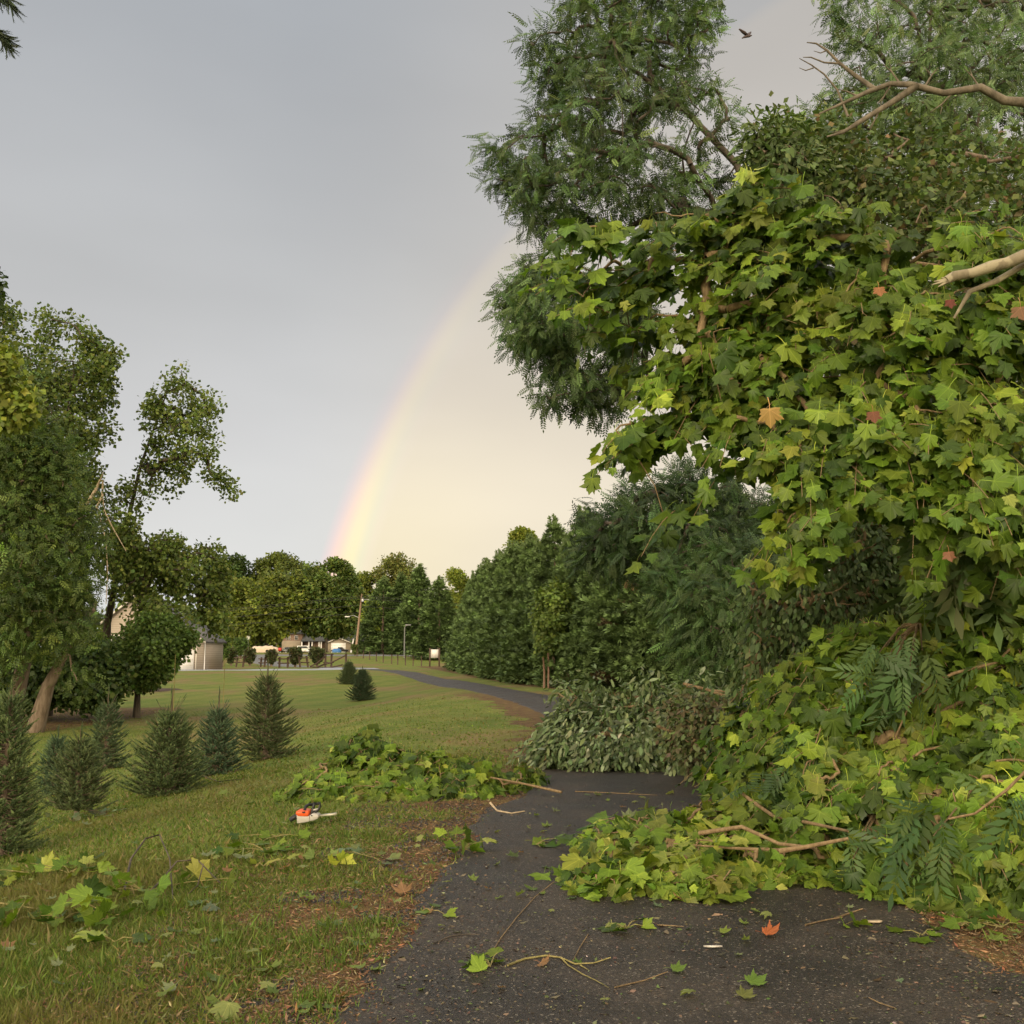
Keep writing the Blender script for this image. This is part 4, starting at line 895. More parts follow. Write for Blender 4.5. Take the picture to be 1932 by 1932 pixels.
r = tree('sycamore_tree', 'big sycamore bough of broad yellow-green leaves hanging over the drive at upper right', 'tree', b, trk, .05, P,
     lp, M['sycamore'], M['twig'], rtip=.003, maxn=330, crown='foliage', extra=tw_, jit=.04)
# peeled limb stubs at the right edge
m_ = MB(); A = lambda x, y, d=7.1: W(x, y, d)
m_.tube([A(2040, 450), A(1932, 482), A(1900, 496), A(1870, 503), A(1835, 515), A(1800, 521), A(1785, 529)], [.05, .045, .041, .044, .036, .037, .029], 12)
for q_ in ((1762, 531, .012), (1770, 541, .010), (1758, 537, .006), (1775, 524, .009)): m_.tube([A(1795, 527), A(q_[0], q_[1])], [.022, q_[2] * .3], 5)
m_.tube([A(2040, 510), A(1932, 500, 7.2), A(1880, 530, 7.2), A(1830, 550, 7.2), A(1800, 600, 7.3)], [.03, .026, .022, .02, .009], 8)
o = m_.build('broken_limb', M['bark_peel'], smooth_=True); tag(o, 'snapped pale sycamore limb with a jagged end jutting in at the right edge', 'limb')
# hanging sprigs: one leaf cluster apart from the rest
def sprig(name, pts, r0, P, leaves, label, cat, mat=None, leafm=None, group=None):
    base = np.array(pts[0][0]); e = empty(name, base, label, cat, group)
    m_ = MB()
    for p in pts: m_.tube([np.asarray(q) - base for q in p], np.linspace(r0, r0 * .35, len(p)), 6)
    m_.build('stem', mat or M['twig'], e, smooth_=True)
    V, F, C, ve = join(leaves); mk('leaves', V - base, F, leafm or M['sycamore'], e, C=C, vein=ve); return e
# heap of boughs at right
PE = [(2010, 1060), (1932, 1050), (1880, 1075), (1800, 1085), (1755, 1120), (1650, 1135), (1570, 1165), (1480, 1175), (1435, 1205), (1400, 1270), (1375, 1330), (1330, 1390), (1290, 1440), (1300, 1490), (1400, 1480), (1500, 1540), (1600, 1590), (1700, 1690), (1780, 1668), (1860, 1640), (2010, 1640)]
def dE(x, y):
    base = np.interp(y, [1040, 1150, 1250, 1400, 1550, 1700], [8.4, 8.8, 8.8, 8.3, 7.6, 6.9])
    return base + np.clip((1520 - x) / 240, 0, 1.1) * 2.6 * (y < 1560) - .5 * sstep(x, 1650, 1950)
P, u = clumps(PE, 400, dE, .8, gap=.45, gs=.016, seed=91, front=.6, inset=18)
P[:, 2] = np.maximum(P[:, 2], hz(P[:, 0], P[:, 1]) + .12)
b = base_at(2000, 9)
lp, tw_ = sprays(P, 16, .56, .118, SP, SW, P.mean(0) + [.8, 1.3, -.8], droop=1.15, zmin=lambda x, y: hz(x, y) + .05)
HEAP = tree('fallen_sycamore', 'tall heap of fallen sycamore boughs blocking the right side of the drive', 'fallen tree', b, [b + [0, 0, .3], W(1850, 1330, 8.9), W(1700, 1370, 8.9), W(1600, 1450, 9.1), W(1450, 1400, 9.9)], .045, P,
     lp, M['sycamore'], M['twig'], rtip=.003, maxn=380, crown='foliage', trunkname='branches', extra=tw_, jit=.04)
PF = [(1052, 1650), (1095, 1610), (1130, 1580), (1105, 1565), (1110, 1540), (1240, 1535), (1270, 1500), (1330, 1480), (1400, 1500), (1480, 1530), (1560, 1590), (1720, 1640), (1730, 1680), (1600, 1672), (1560, 1640), (1450, 1650), (1350, 1690), (1280, 1685), (1120, 1672)]
P, u = clumps(PF, 190, lambda x, y: np.interp(y, [1480, 1540, 1600, 1700], [9.6, 8.6, 7.7, 6.75]) + .2, .35, gap=.12, gs=.03, seed=95, inset=6)
P[:, 2] = np.maximum(P[:, 2], hz(P[:, 0], P[:, 1]) + .06)
b = np.array(G(1560, 1625)) + [0, 0, .15]
lp, tw_ = sprays(P, 13, .42, .104, SP, [3, 4, 1.5, 4, 3], P.mean(0) + [1.2, .8, -.6], droop=.35, up=.9, flip=.5, zmin=lambda x, y: hz(x, y) + .05)
tree('fallen_branch', 'bright yellow-green sycamore branch spread low over the asphalt in front of the heap', 'branch', b, [W(1620, 1560, 8), W(1530, 1592, 7.7), W(1480, 1605, 7.6), W(1380, 1600, 7.7), W(1250, 1590, 7.9)], .03, P,
     lp, M['sycamore'], M['twig'], rtip=.0025, crown='foliage', trunkname='branches', extra=tw_, jit=.035)
# bare stems seen in the dark hollow of the heap
for pts, rr, lb in (([(1400, 1498, 8.6), (1460, 1540, 8), (1530, 1553, 7.4), (1600, 1568, 7.2)], .016, 'thin bare stem crossing the dark hollow at the foot of the heap, upper one'),
                    ([(1320, 1572, 7.7), (1400, 1560, 7.4), (1470, 1592, 7.2), (1540, 1600, 7.0)], .017, 'bare brown stem low over the bright fallen branch'),
                    ([(1470, 1606, 7.0), (1520, 1598, 6.95), (1600, 1582, 6.95)], .018, 'thick pale green-barked stub at the foot of the heap'),
                    ([(1400, 1440, 9.2), (1450, 1480, 8.6), (1520, 1515, 8.2)], .015, 'bare stem slanting down the left face of the heap'),
                    ([(1960, 1430, 6.6), (1900, 1490, 6.6), (1840, 1535, 6.7), (1790, 1545, 6.8)], .011, 'long thin red-brown twig curving in from the right edge'),
                    ([(1740, 1300, 7.9), (1800, 1270, 7.8), (1880, 1250, 7.9), (1940, 1190, 8.1)], .014, 'curved tan branch on the upper face of the heap'),
                    ([(1650, 1460, 8.1), (1690, 1390, 8.0), (1720, 1320, 7.9), (1780, 1280, 7.9)], .009, 'forked twig standing up in the middle of the heap')):
    o = MB().tube([W(*p) - np.array(HEAP.location) for p in pts], np.linspace(rr, rr * .6, len(pts)), 8).build('bare_stem', M['bark_syc'] if rr > .02 else M['twig'], HEAP, smooth_=True); o['label'] = lb
# compound-leaved boughs tangled in the heap
CW = T_compound(7, .34, .105, droop=.35, ang=60); CW2 = T_compound(5, .42, .13, droop=.3, ang=52)
def cboughs(name, polyd, n, dep, size, pal, label, T=CW, per=3, droop=.7, matl='leaf_grey', rad=.2, flip=.2):
    P, _ = clumps(polyd, n, dep + .15, .35, seed=n); size = size * .66; P[:, 2] = np.maximum(P[:, 2], hz(P[:, 0], P[:, 1]) + .12)
    c = P.mean(0); back_ = c + np.array([.5, .8, .3])
    return sprig(name, [[back_ * (1 - t) + p * t + np.array([0, 0, .08 * math.sin(3.14 * t)]) for t in (0, .5, 1)] for p in P[:10]], .012, P, [leaves_on(P, per, rad, T, size, pal, droop=droop, rnd=.8, flip=flip, centre=back_, up=.5, curl=.3)], label, 'branch', leafm=M[matl])
DKG = [(.06, .11, .03), (.08, .135, .036), (.045, .085, .026)]
cboughs('walnut_branch', [(1440, 1400), (1560, 1400), (1600, 1500), (1540, 1560), (1430, 1500)], 14, 8.3, .42, DKG, 'dark blue-green bough with rows of narrow leaflets in the middle of the heap')
cboughs('walnut_branch', [(1560, 1530), (1680, 1530), (1720, 1650), (1600, 1640)], 9, 7.2, .40, [(.10, .15, .05), (.07, .12, .04)], 'bough of long pointed leaflets low at the front of the heap', T=CW2)
cboughs('walnut_branch', [(1730, 1520), (1990, 1480), (1990, 1650), (1760, 1655)], 22, 6.9, .42, DKG, 'dark bough of long drooping leaflets at the right foot of the heap', T=CW2)
cboughs('walnut_branch', [(1640, 1215), (1760, 1210), (1760, 1290), (1650, 1290)], 12, 7.7, .40, [(.09, .15, .05), (.07, .12, .04)], 'spray of pale pointed leaflets beside the curved tan branch', T=CW2)
cboughs('sumac_branch', [(1720, 930), (1800, 900), (1880, 930), (1900, 1010), (1840, 1040), (1740, 1010)], 16, 7.9, .78, [(.09, .14, .05), (.12, .165, .06)], 'hanging fronds of paired pointed leaflets under the big sycamore bough', per=3, droop=1.6, rad=.15, flip=0)
cboughs('walnut_branch', [(1850, 1250), (2000, 1230), (2000, 1470), (1880, 1460)], 14, 7.8, .42, DKG, 'dark pointed leaflets in shade at the right edge of the heap', T=CW2)
# grey-green brush heap
PG = [(1052, 1310), (1070, 1304), (1110, 1298), (1160, 1314), (1230, 1308), (1290, 1322), (1380, 1322), (1420, 1340), (1400, 1420), (1340, 1450), (1270, 1470), (1180, 1448), (1140, 1452), (1060, 1448), (1020, 1440), (1000, 1415), (1035, 1375), (1042, 1340)]
P, _ = clumps(PG, 430, lambda x, y: np.interp(y, [1290, 1370, 1450], [16.8, 15.6, 14.4]) - .8 * sstep(x, 1200, 1380), 1.1, gap=.42, gs=.03, seed=101, front=.4)
BX = np.array([W(x_, 1306 + 12 * math.sin(x_ * .05) - 12 * rng.random(), 15.6) for x_ in rng.uniform(1070, 1340, 8)]); P = np.concatenate([P, BX])
P[:, 2] = np.maximum(P[:, 2], hz(P[:, 0], P[:, 1]) + .12)
b = np.array(G(1400, 1440)); b[1] = 15.5; b[0] = wx(1400, 15.5); b[2] = hz(b[0], 15.5)
GR = [(.10, .14, .055), (.135, .175, .075), (.075, .11, .04), (.165, .20, .10)]
EX = np.array([G(float(x_), 1440 + 18 * rng.random()) for x_ in rng.uniform(1010, 1290, 34)]); P = np.concatenate([P, EX + [0, 0, .1] + rng.normal(0, .08, EX.shape)])
BRUSH = tree('brush_heap', 'heap of fallen brush with grey-green drooping oval leaves across the drive', 'fallen branches', b, [b + [0, 0, .2], W(1330, 1350, 15.6), W(1220, 1330, 15.8), W(1120, 1340, 15.8)], .06, P,
     [leaves_on(P, 52, .30, NA, .11, GR, droop=.9, rnd=.75, flip=.4, clvar=.25)], M['leaf_grey'], M['twig'], rtip=.007, maxn=300, crown='foliage', trunkname='branches', jit=.1)
for pts, lb in (([(1290, 1290, 15), (1340, 1302, 14.6), (1400, 1308, 14.2)], 'thin grey stick poking left over the brush heap'), ([(1390, 1320, 13.5), (1330, 1300, 13.5), (1295, 1255 + 40, 13.6)], 'curved twig arching out of the brush heap'), ([(1240, 1370, 13.4), (1320, 1400, 13.0), (1390, 1440, 12.4)], 'long bare brown stick lying down the front of the brush heap'), ([(1300, 1365, 13.2), (1360, 1385, 12.8), (1420, 1400, 12.4)], 'bare stick across the right side of the brush heap')):
    o = MB().tube([W(*p) - np.array(BRUSH.location) for p in pts], np.linspace(.022, .012, len(pts)), 7).build('bare_stem', M['twig'], BRUSH, smooth_=True); o['label'] = lb
# brown tangle just right of it
P, _ = clumps([(1260, 1310), (1400, 1315), (1430, 1380), (1400, 1440), (1330, 1460), (1250, 1400)], 150, 13.3, .6, gap=.2, seed=107); P[:, 2] = np.maximum(P[:, 2], hz(P[:, 0], P[:, 1]) + .1)
b = base_at(1380, 13.4)
tree('vine_tangle', 'tangle of brown stems and small dull leaves between the brush heap and the sycamore heap', 'vine', b, [b, b + [-.3, 0, .5], W(1330, 1360, 13.4)], .03, P,
     [leaves_on(P, 22, .25, OV, .075, [(.11, .13, .055), (.13, .11, .06), (.09, .12, .04)], droop=.6, rnd=.9)], M['leaf_grey'], M['twig'], rtip=.005, crown='leaves', trunkname='stems', jit=.2)
# left heap on the lawn edge
PL_ = [(548, 1500), (552, 1455), (590, 1445), (612, 1430), (640, 1395), (685, 1368), (730, 1385), (770, 1410), (820, 1415), (860, 1425), (920, 1430), (960, 1455), (1010, 1440), (1040, 1465), (985, 1492), (900, 1495), (860, 1488), (800, 1496), (700, 1500), (600, 1498)]
def dL(x, y): return np.interp(y, [1370, 1440, 1505], [12.9, 12.5, 11.6]) + np.clip((x - 860) / 180, 0, 1) * .9
P, _ = clumps(PL_, 230, dL, .55, gap=.1, gs=.04, seed=111, front=.3, inset=5)
P[:, 2] = np.maximum(P[:, 2], hz(P[:, 0], P[:, 1]) + .1)
b = np.array(G(860, 1500)); b[2] += .05
lp, tw_ = sprays(P, 13, .45, .105, SP, SW, P.mean(0) + [.2, .6, -.8], droop=1., up=.5, zmin=lambda x, y: hz(x, y) + .05)
tree('fallen_branch', 'leafy sycamore branch heaped on the lawn edge, its cut end lying on the drive', 'branch', b, [G(1060, 1505) + [0, 0, .06], W(985, 1478, 12.2), W(900, 1462, 12.4), W(800, 1432, 12.6), W(700, 1395, 12.7)], .017, P,
     lp, M['sycamore'], M['twig'], rtip=.0025, crown='foliage', trunkname='branches', extra=tw_, jit=.035)
# ================================================================== young spruces
def spruce(name, base, H, Rr, label, seed, bottom=.04, tall=.16, group='young spruces on the lawn', col_=((.10, .145, .07), (.13, .18, .085), (.07, .11, .055)), dens=1., tw=.115):
    r = np.random.default_rng(seed); P = []; A = []; S = []; b = MB()
    e = empty(name, base, label, 'spruce', group)
    b.tube([(0, 0, -.05), (0, 0, H * .5), (r.normal(0, .01), 0, H)], [.018 + .018 * H, .012 * H + .006, .005], 7)
    body = H * (1 - tall); nb = int(150 * dens * (H ** .7))
    tubes = []
    for i in range(nb):
        h = bottom + (1 - bottom) * (i + r.random()) / nb; z = h * body; prof = (1 - h) ** .75 * (.75 + .25 * min(1, h / .15))
        Lb = Rr * prof * r.uniform(.6, 1.25) + .05; az_ = i * 2.399 + r.normal(0, .3); upk = -.16 + .5 * h
        t = np.linspace(0, 1, 5); dirh = np.array([math.cos(az_), math.sin(az_), 0])
        pts = np.array([0, 0, z]) + dirh * (t * Lb)[:, None] + np.array([0, 0, 1.]) * ((upk * t + .16 * t * t) * Lb)[:, None] - np.array([0, 0, 1.]) * .12 * Lb * np.sin(t * 3.1)[:, None]
        tubes.append(pts)
        nt_ = max(4, int(Lb / tw * 4.6))
        for k in range(nt_):
            tt_ = r.uniform(.25, 1); p = np.array([np.interp(tt_, t, pts[:, j]) for j in range(3)]); dr = pts[-1] - pts[-2]; dr /= np.linalg.norm(dr)
            side = np.cross(dr, [0, 0, 1]) * r.choice([-1, 1]) * r.uniform(.3, 1.5) * (tt_ < .93)
            P.append(p); A.append(dr + side + [0, 0, r.uniform(-.1, .25)]); S.append(tw * r.uniform(.75, 1.25))
        P.append(pts[-1] - (pts[-1] - pts[-2]) * .3); A.append(dr); S.append(tw * 1.1)
    for k in range(int(9 + tall * 18)):            # leader and the upright shoots round it
        P.append(np.array([0, 0, body * .97 + (H - body * .97) * k / (9 + tall * 18)])); A.append(np.array([r.normal(0, .08), r.normal(0, .08), 1])); S.append(tw)
    for k in range(9):
        a_ = k * 2.4; zb = body * r.uniform(.84, 1.0); Ls = r.uniform(.5, 1.0) * tall * H * 1.0
        d_ = np.array([math.cos(a_) * .5, math.sin(a_) * .5, .85]); tubes.append(np.array([[0, 0, zb], d_ * Ls * .5 + [0, 0, zb], d_ * Ls + [0, 0, zb]]))
        for q in np.linspace(.15, .95, 5): P.append(np.array([0, 0, zb]) + d_ * Ls * q); A.append(d_); S.append(tw * .8)
    for t_ in tubes: b.tube(t_, np.linspace(.007, .003, len(t_)), 4, cap=False)
    P = np.array(P); A = np.array(A); S = np.array(S); n = len(P)
    b.build('trunk', M['bark_brown'], e)
    Nn = r.normal(0, 1, (n, 3)); c = 1.15 * np.array([(1, 1, 1), (1.1, 1.0, .85), (.92, 1, 1.1), (1.15, 1.1, .9)][seed % 4]) * np.array(col_)[r.integers(0, len(col_), n)] * np.exp(r.normal(0, .18, (n, 1)))
    P[:, 2] = np.maximum(P[:, 2], .02)
    V, F, C, _ = scatter(T_twig(24, seed, .07, .07), P, A, Nn, S, c, curl=.1); mk('needles', V, F, M['needle'], e, C=C); return e
def spr(px, py_base, py_top, halfw, label, seed, d=None, **kw):
    g = G(px, py_base)
    if d: g = base_at(px, d)
    H = float(W(px, py_top, g[1])[2] - g[2]); Rr = halfw * K / 1024 * g[1]
    return spruce('spruce', g, H, Rr, label, seed, **kw)
spr(500, 1432, 1245, 66, 'largest conical spruce in the middle of the lawn, right of the spruce group', 1, tall=.2)
spr(408, 1462, 1302, 50, 'spruce with sparse grey-brown upright shoots beside the largest one', 2, tall=.28)
spr(315, 1498, 1300, 78, 'broad bushy spruce with long shoots at its top, centre of the group', 3, tall=.26, dens=1.3)
spr(198, 1450, 1295, 44, 'open-topped spruce standing behind the bare-stemmed one', 4, tall=.25, dens=.8)
spr(144, 1548, 1375, 62, 'small spruce with a clear bare stem and pale leaves at its foot', 5, bottom=.17, tall=.18)
spr(103, 1500, 1375, 34, 'small dark spruce between the lawn edge and the bare-stemmed spruce', 6, tall=.2)
spr(0, 1618, 1290, 66, 'tall spruce cut off by the left edge of the picture', 7, tall=.1, dens=1.2)
spr(683, 1322, 1257, 27, 'rounded blue-green spruce alone on the far lawn, nearer of the two', 8, tall=.15, dens=1.4, tw=.15, col_=((.065, .105, .055), (.085, .125, .065)))
spr(657, 1291, 1243, 19, 'smaller spruce just behind the lone rounded one on the far lawn', 9, tall=.2, dens=1.4, tw=.2, col_=((.065, .105, .055), (.085, .125, .06)))
# stakes left among the spruces
for px, pyb, pyt, lb in ((322, 1440, 1235, 'thin green-yellow stake rising behind the bushy spruce'), (418, 1400, 1240, 'thin pale stake between the spruces, half as bright')):
    g = G(px, pyb); o = MB().tube([(0, 0, 0), (.01, 0, .6), (.0, 0, float(W(px, pyt, g[1])[2] - g[2]))], [.010, .009, .007], 6).build('stake', M['twig_green']); o.location = g; tag(o, lb, 'stake')
# stump and mulch bed under the low tree, far left lawn
g = G(275, 1302); r = empty('mulch_bed', g, 'ring of dark mulch and pale debris under the low tree by the beige house', 'mulch bed')
a = np.linspace(0, 2 * math.pi, 40, endpoint=False); rr = 1 + .15 * np.sin(a * 5)
V = np.concatenate([[[0, 0, .12]], np.stack([np.cos(a) * rr * 1.6, np.sin(a) * rr * 1.4, np.full(40, .08)], 1), np.stack([np.cos(a) * rr * 2.1, np.sin(a) * rr * 1.8, np.full(40, -.03)], 1)])
F = [np.array([(0, 1 + i, 1 + (i + 1) % 40) for i in range(40)]), np.array([(1 + i, 41 + i, 41 + (i + 1) % 40, 1 + (i + 1) % 40) for i in range(40)])]
mk('mulch', V, F, plain('mulch', (.06, .035, .025), .95, scale=5, var=.5), r)

# ================================================================== far roadside: cars, fences, lamps, pole, sign
def car(px, d, L_, label, body, kind='sedan', rot=0., group='vehicles parked at the far house'):
    x = wx(px, d); e = empty('pickup_truck' if kind == 'pickup' else 'parked_car' if kind != 'van' else 'white_truck', (x, d, float(hz(x, d)) + .05), label, 'pickup truck' if kind == 'pickup' else 'car' if kind != 'van' else 'truck', group, rz=rot)
    h = L_ / 2; Wd = 1.85
    P = {'sedan': [(-h, .35), (-h, .85), (-h * .72, .98), (h * .55, .98), (h, .78), (h, .35)],
         'suv': [(-h, .4), (-h, 1.05), (h * .5, 1.12), (h, .95), (h, .4)],
         'pickup': [(-h, .5), (-h, 1.15), (h * .5, 1.2), (h, 1.08), (h, .5)], 'van': [(-h, .5), (-h, 1.3), (h * .6, 1.3), (h, 1.1), (h, .5)]}[kind]
    MB().prism(P, -Wd / 2, Wd / 2).build('body', body, e, bevel=.06)
    C_ = {'sedan': [(-h * .6, .97), (-h * .38, 1.42), (h * .12, 1.45), (h * .48, .97)], 'suv': [(-h * .97, 1.05), (-h * .85, 1.72), (h * .15, 1.76), (h * .46, 1.1)],
          'pickup': [(-h * .25, 1.16), (-h * .2, 1.85), (h * .2, 1.87), (h * .48, 1.18)], 'van': [(-h * .98, 1.28), (-h * .98, 2.3), (h * .3, 2.35), (h * .62, 1.28)]}[kind]
    cb = MB().prism(C_, -Wd / 2 + .12, Wd / 2 - .12).build('cabin', body, e, bevel=.05)
    cx = [np.mean([p[0] for p in C_]), np.mean([p[1] for p in C_])]; G_ = [(cx[0] + (p[0] - cx[0]) * .82, cx[1] + (p[1] - cx[1]) * .62 + .03) for p in C_]
    MB().prism(G_, -Wd / 2 + .10, Wd / 2 - .10).build('window', M['glass'], cb)
    for sx in (-.62, .62):
        for sy in (-1, 1):
            wv = MB().tube([(sx * h, sy * .78 - .12, .34), (sx * h, sy * .78 + .12, .34)], .34, 16).build('wheel', M['rubber'], e)
            MB().tube([(sx * h, sy * .78 - .13, .34), (sx * h, sy * .78 + .13, .34)], .2, 12).build('rim', M['steel'], wv)
    for sy in (-1, 1):
        MB().box(h - .03, h + .02, sy * .65 - .15, sy * .65 + .15, .7, .84).build('headlight', M['white'], e)
        MB().box(-h - .02, -h + .03, sy * .72 - .1, sy * .72 + .1, .75, .95).build('tail_light', M['redp'], e)
    return e
M['redp'] = plain('red_plastic', (.5, .03, .02), .4)
M['carblack'] = plain('black_car_paint', (.012, .012, .014), .25); M['silver'] = plain('silver_paint', (.33, .34, .36), .3, .3); M['carwhite'] = plain('white_car_paint', (.68, .67, .64), .35)
M['tarp'] = plain('cream_tarp', (.58, .47, .36), .7, scale=1, var=.15); M['bluetarp'] = plain('blue_tarp', (.04, .16, .42), .55, scale=2, var=.25)
def p3(px3): return z3(px3, 0)[0]
car(p3(307), 310, 5.2, 'long black off-road vehicle parked left of the white truck', M['carblack'], 'suv')
car(p3(495), 330, 5.0, 'white truck behind the sapling with two stems', M['carwhite'], 'van')
car(p3(620), 322, 4.5, 'silver car parked just left of the empty drive of the far house', M['silver'])
car(p3(720), 332, 4.4, 'grey car in shade beside the brick porch', plain('grey_paint', (.14, .15, .15), .3))
car(p3(990), 325, 5.4, 'black pickup truck in front of the white garage door', M['carblack'], 'pickup')
car(p3(85), 300, 4.2, 'dark car behind the red tail of the covered boat', M['carblack'])
def lump(name, px, d, L_, Wd, H, m_, label, cat, seed=0, parts=()):
    x = wx(px, d); e = empty(name, (x, d, float(hz(x, d)) + .04), label, cat)
    r = np.random.default_rng(seed); nu, nv = 26, 14; V = []
    for i in range(nu):
        for j in range(nv):
            a = math.pi * j / (nv - 1); s = i / (nu - 1) * 2 - 1; k = (1 - abs(s) ** 4) ** .5
            V.append((s * L_ / 2, -math.cos(a) * Wd / 2 * k, max(0, math.sin(a)) ** .55 * H * (.25 + .75 * k) * (1 + .04 * math.sin(i * 1.3 + seed) + .05 * math.sin(i * .5)) + r.normal(0, .02)))
    F = [(i * nv + j, (i + 1) * nv + j, (i + 1) * nv + j + 1, i * nv + j + 1) for i in range(nu - 1) for j in range(nv - 1)]
    mk('cover', V, [np.array(F)], m_, e, smooth_=True); return e
e = lump('covered_boat', 500, 225, 6.4, 2.3, 1.4, M['tarp'], 'long boat on a trailer under a wrinkled cream cover beside the road', 'boat', 3)
for sy in (-1, 1):
    wv = MB().tube([(.8, sy * 1.1 - .12, .3), (.8, sy * 1.1 + .12, .3)], .30, 14).build('wheel', M['rubber'], e)
MB().box(3.0, 3.7, -.3, .3, .35, 1.0).build('outboard_motor', M['redp'], e, bevel=.08)
e = lump('tarp_pile', p3(945), 222, 2.0, 1.4, .8, M['bluetarp'], 'bright blue tarp thrown over a pile in front of the black pickup', 'tarp', 5)

# utility pole (leaning), its lamp, wires and the guy guard
d = 196.; bpx, bpy_ = z3(1210, 560); base = base_at(bpx, d); topx = (550 + 1253 / 2.415) * 1932 / 3024; topy = (1600 + 372 / 2.415) * 1932 / 3024
top = W(topx, topy, d); e = empty('utility_pole', base, 'tall wooden utility pole leaning right beside the road', 'utility pole')
MB().tube([(0, 0, -.5), tuple((top - base) * .5), tuple(top - base)], [.24, .2, .15], 10).build('pole', M['polewood'], e)
q = (top - base) * .9; tr_ = MB().tube([tuple(q + [.35, -.5, -.35]), tuple(q + [.35, -.5, .5])], .26, 12).build('transformer', M['steel'], e)
MB().tube([tuple(q), tuple(q + [1.2, 0, .1]), tuple(q + [1.7, 0, -.1])], .05, 6).build('bracket', M['steel'], e)
q2 = (top - base) * .6; a = MB().tube([tuple(q2), tuple(q2 + [-1.1, -.2, .5]), tuple(q2 + [-1.9, -.3, .3])], .05, 6).build('lamp_arm', M['steel'], e)
MB().box(q2[0] - 2.7, q2[0] - 1.8, -.5, -.1, q2[2] + .12, q2[2] + .32).build('lamp_head', M['white'], a, bevel=.05)
M['wire'] = plain('black_cable', (.03, .03, .03), .6)
for i, (z_, dx) in enumerate(((.97, 0), (.93, .15), (.80, .2), (.66, .1))):
    q = base + (top - base) * z_; pts = []
    for t in np.linspace(0, 1, 25):
        pts.append(q + np.array([-115 * t, 30 * t, -3.2 * math.sin(math.pi * t) + i * .1]))
    o = MB().tube(pts, .035, 5).build('overhead_wire', M['wire']); tag(o, ['topmost wire running left from the leaning pole', 'second wire below the top one, left of the pole', 'third wire left of the pole', 'lowest sagging wire left of the pole'][i], 'wire', 'overhead wires')
    pts = [q + np.array([85 * t, 6 * t, -2.2 * math.sin(math.pi * t)]) for t in np.linspace(0, 1, 20)]
    if i < 3: o = MB().tube(pts, .035, 5).build('overhead_wire', M['wire']); tag(o, ['topmost wire running right from the leaning pole', 'second wire right of the leaning pole', 'lowest wire right of the leaning pole'][i], 'wire', 'overhead wires')
a1 = z3(1142, 615); a2 = z3(1180, 420); o = MB().tube([W(a1[0], a1[1], 192), W(a2[0], a2[1], 193)], .14, 7).build('guy_guard', M['white']); tag(o, 'white tube round the stay wire left of the utility pole foot', 'stay guard')
M['lampgrey'] = plain('grey_lamp_post', (.20, .20, .20), .6)
def lamp(px2, pyb2, pyt2, d, label, hook=1.):
    X = lambda a: (550 + a / 2.415) * 1932 / 3024; Y_ = lambda a: (1600 + a / 2.415) * 1932 / 3024
    b_ = base_at(X(px2), d); H = float(W(0, Y_(pyt2), d)[2] - b_[2]); e = empty('street_lamp', b_, label, 'street lamp', 'lamp posts along the road')
    MB().tube([(0, 0, -.1), (0, 0, H * .6), (0, 0, H * .93), (.25 * hook, 0, H)], [.11, .1, .09, .07], 9).build('post', M['lampgrey'], e)
    MB().box(.1 * hook, 1.1 * hook, -.3, .3, H - .05, H + .2).build('lamp_head', M['lampgrey'], e, bevel=.06) if hook > .5 else MB().tube([(0, 0, H - .2), (0, 0, H + .5)], [.3, .35], 10).build('lamp_head', M['white'], e)
lamp(1557, 818, 597, 180, 'slim tall street lamp in front of the far evergreens'); lamp(444, 770, 690, 205, 'short lamp post with a white head left of the covered boat', .3); lamp(340, 800, 768, 200, 'low white globe lamp left of the roadside hedge', .3)
# white sign on two dark posts, seen from behind
d = 143.; Xs = lambda a: (550 + a / 2.415) * 1932 / 3024
b_ = base_at(Xs(1772), d); e = empty('sign', b_, 'blank white sign board between two dark brown posts at the end of the drive', 'sign')
x0, x1 = wx(Xs(1739), d) - b_[0], wx(Xs(1806), d) - b_[0]
for x in (x0, x1): MB().box(x - .1, x + .1, -.1, .1, -.3, 2.55).build('post', M['postwood'], e)
MB().box(x0 + .12, x1 - .12, -.04, .04, 1.2, 2.35).build('board', M['white'], e)
# split-rail fence pieces, broken by the storm
def rail_piece(px0, py0, px1, py1, h, d, label, rails=(.45, .85), lean=0., post=(True, True)):
    a = base_at(Xs(px0), d); b_ = base_at(Xs(px1), d + (py0 - py1) * .3); e = empty('split_rail_fence', a, label, 'fence', 'broken split-rail fence pieces')
    dv = b_ - a
    for i, p in enumerate((np.zeros(3), dv)):
        if post[i]: MB().tube([tuple(p - [0, 0, .2]), tuple(p + [lean, 0, h])], .13, 8).build('post', M['postwood'], e)
    for z_ in rails: MB().tube([tuple([0 - .25, 0, h * z_]), tuple(dv * .5 + [lean * z_, 0, h * z_ - .03]), tuple(dv + [lean * z_ + .25, 0, h * z_])], .085, 6).build('rail', M['postwood'], e)
    return e
rail_piece(230, 850, 268, 862, 1.5, 142, 'leaning fence piece nearest the garage, under the roadside trees', lean=-.5)
rail_piece(362, 878, 410, 885, 1.45, 138, 'fence piece with two tilted rails left of the first sapling', lean=.2)
rail_piece(537, 886, 564, 892, 1.3, 140, 'fence stub behind the tip of the largest spruce', lean=.1)
rail_piece(671, 915, 730, 915, 1.35, 130, 'low upright fence piece right of the largest spruce tip')
rail_piece(822, 910, 877, 908, 1.45, 132, 'slightly leaning fence piece between two saplings', lean=-.3)
rail_piece(997, 905, 1040, 895, 1.8, 134, 'taller fence piece with one rail slid to the ground', rails=(.35, .95))
rail_piece(1143, 925, 1150, 925, 1.8, 128, 'single fence post right of the slanting rails', rails=(), post=(True, False))
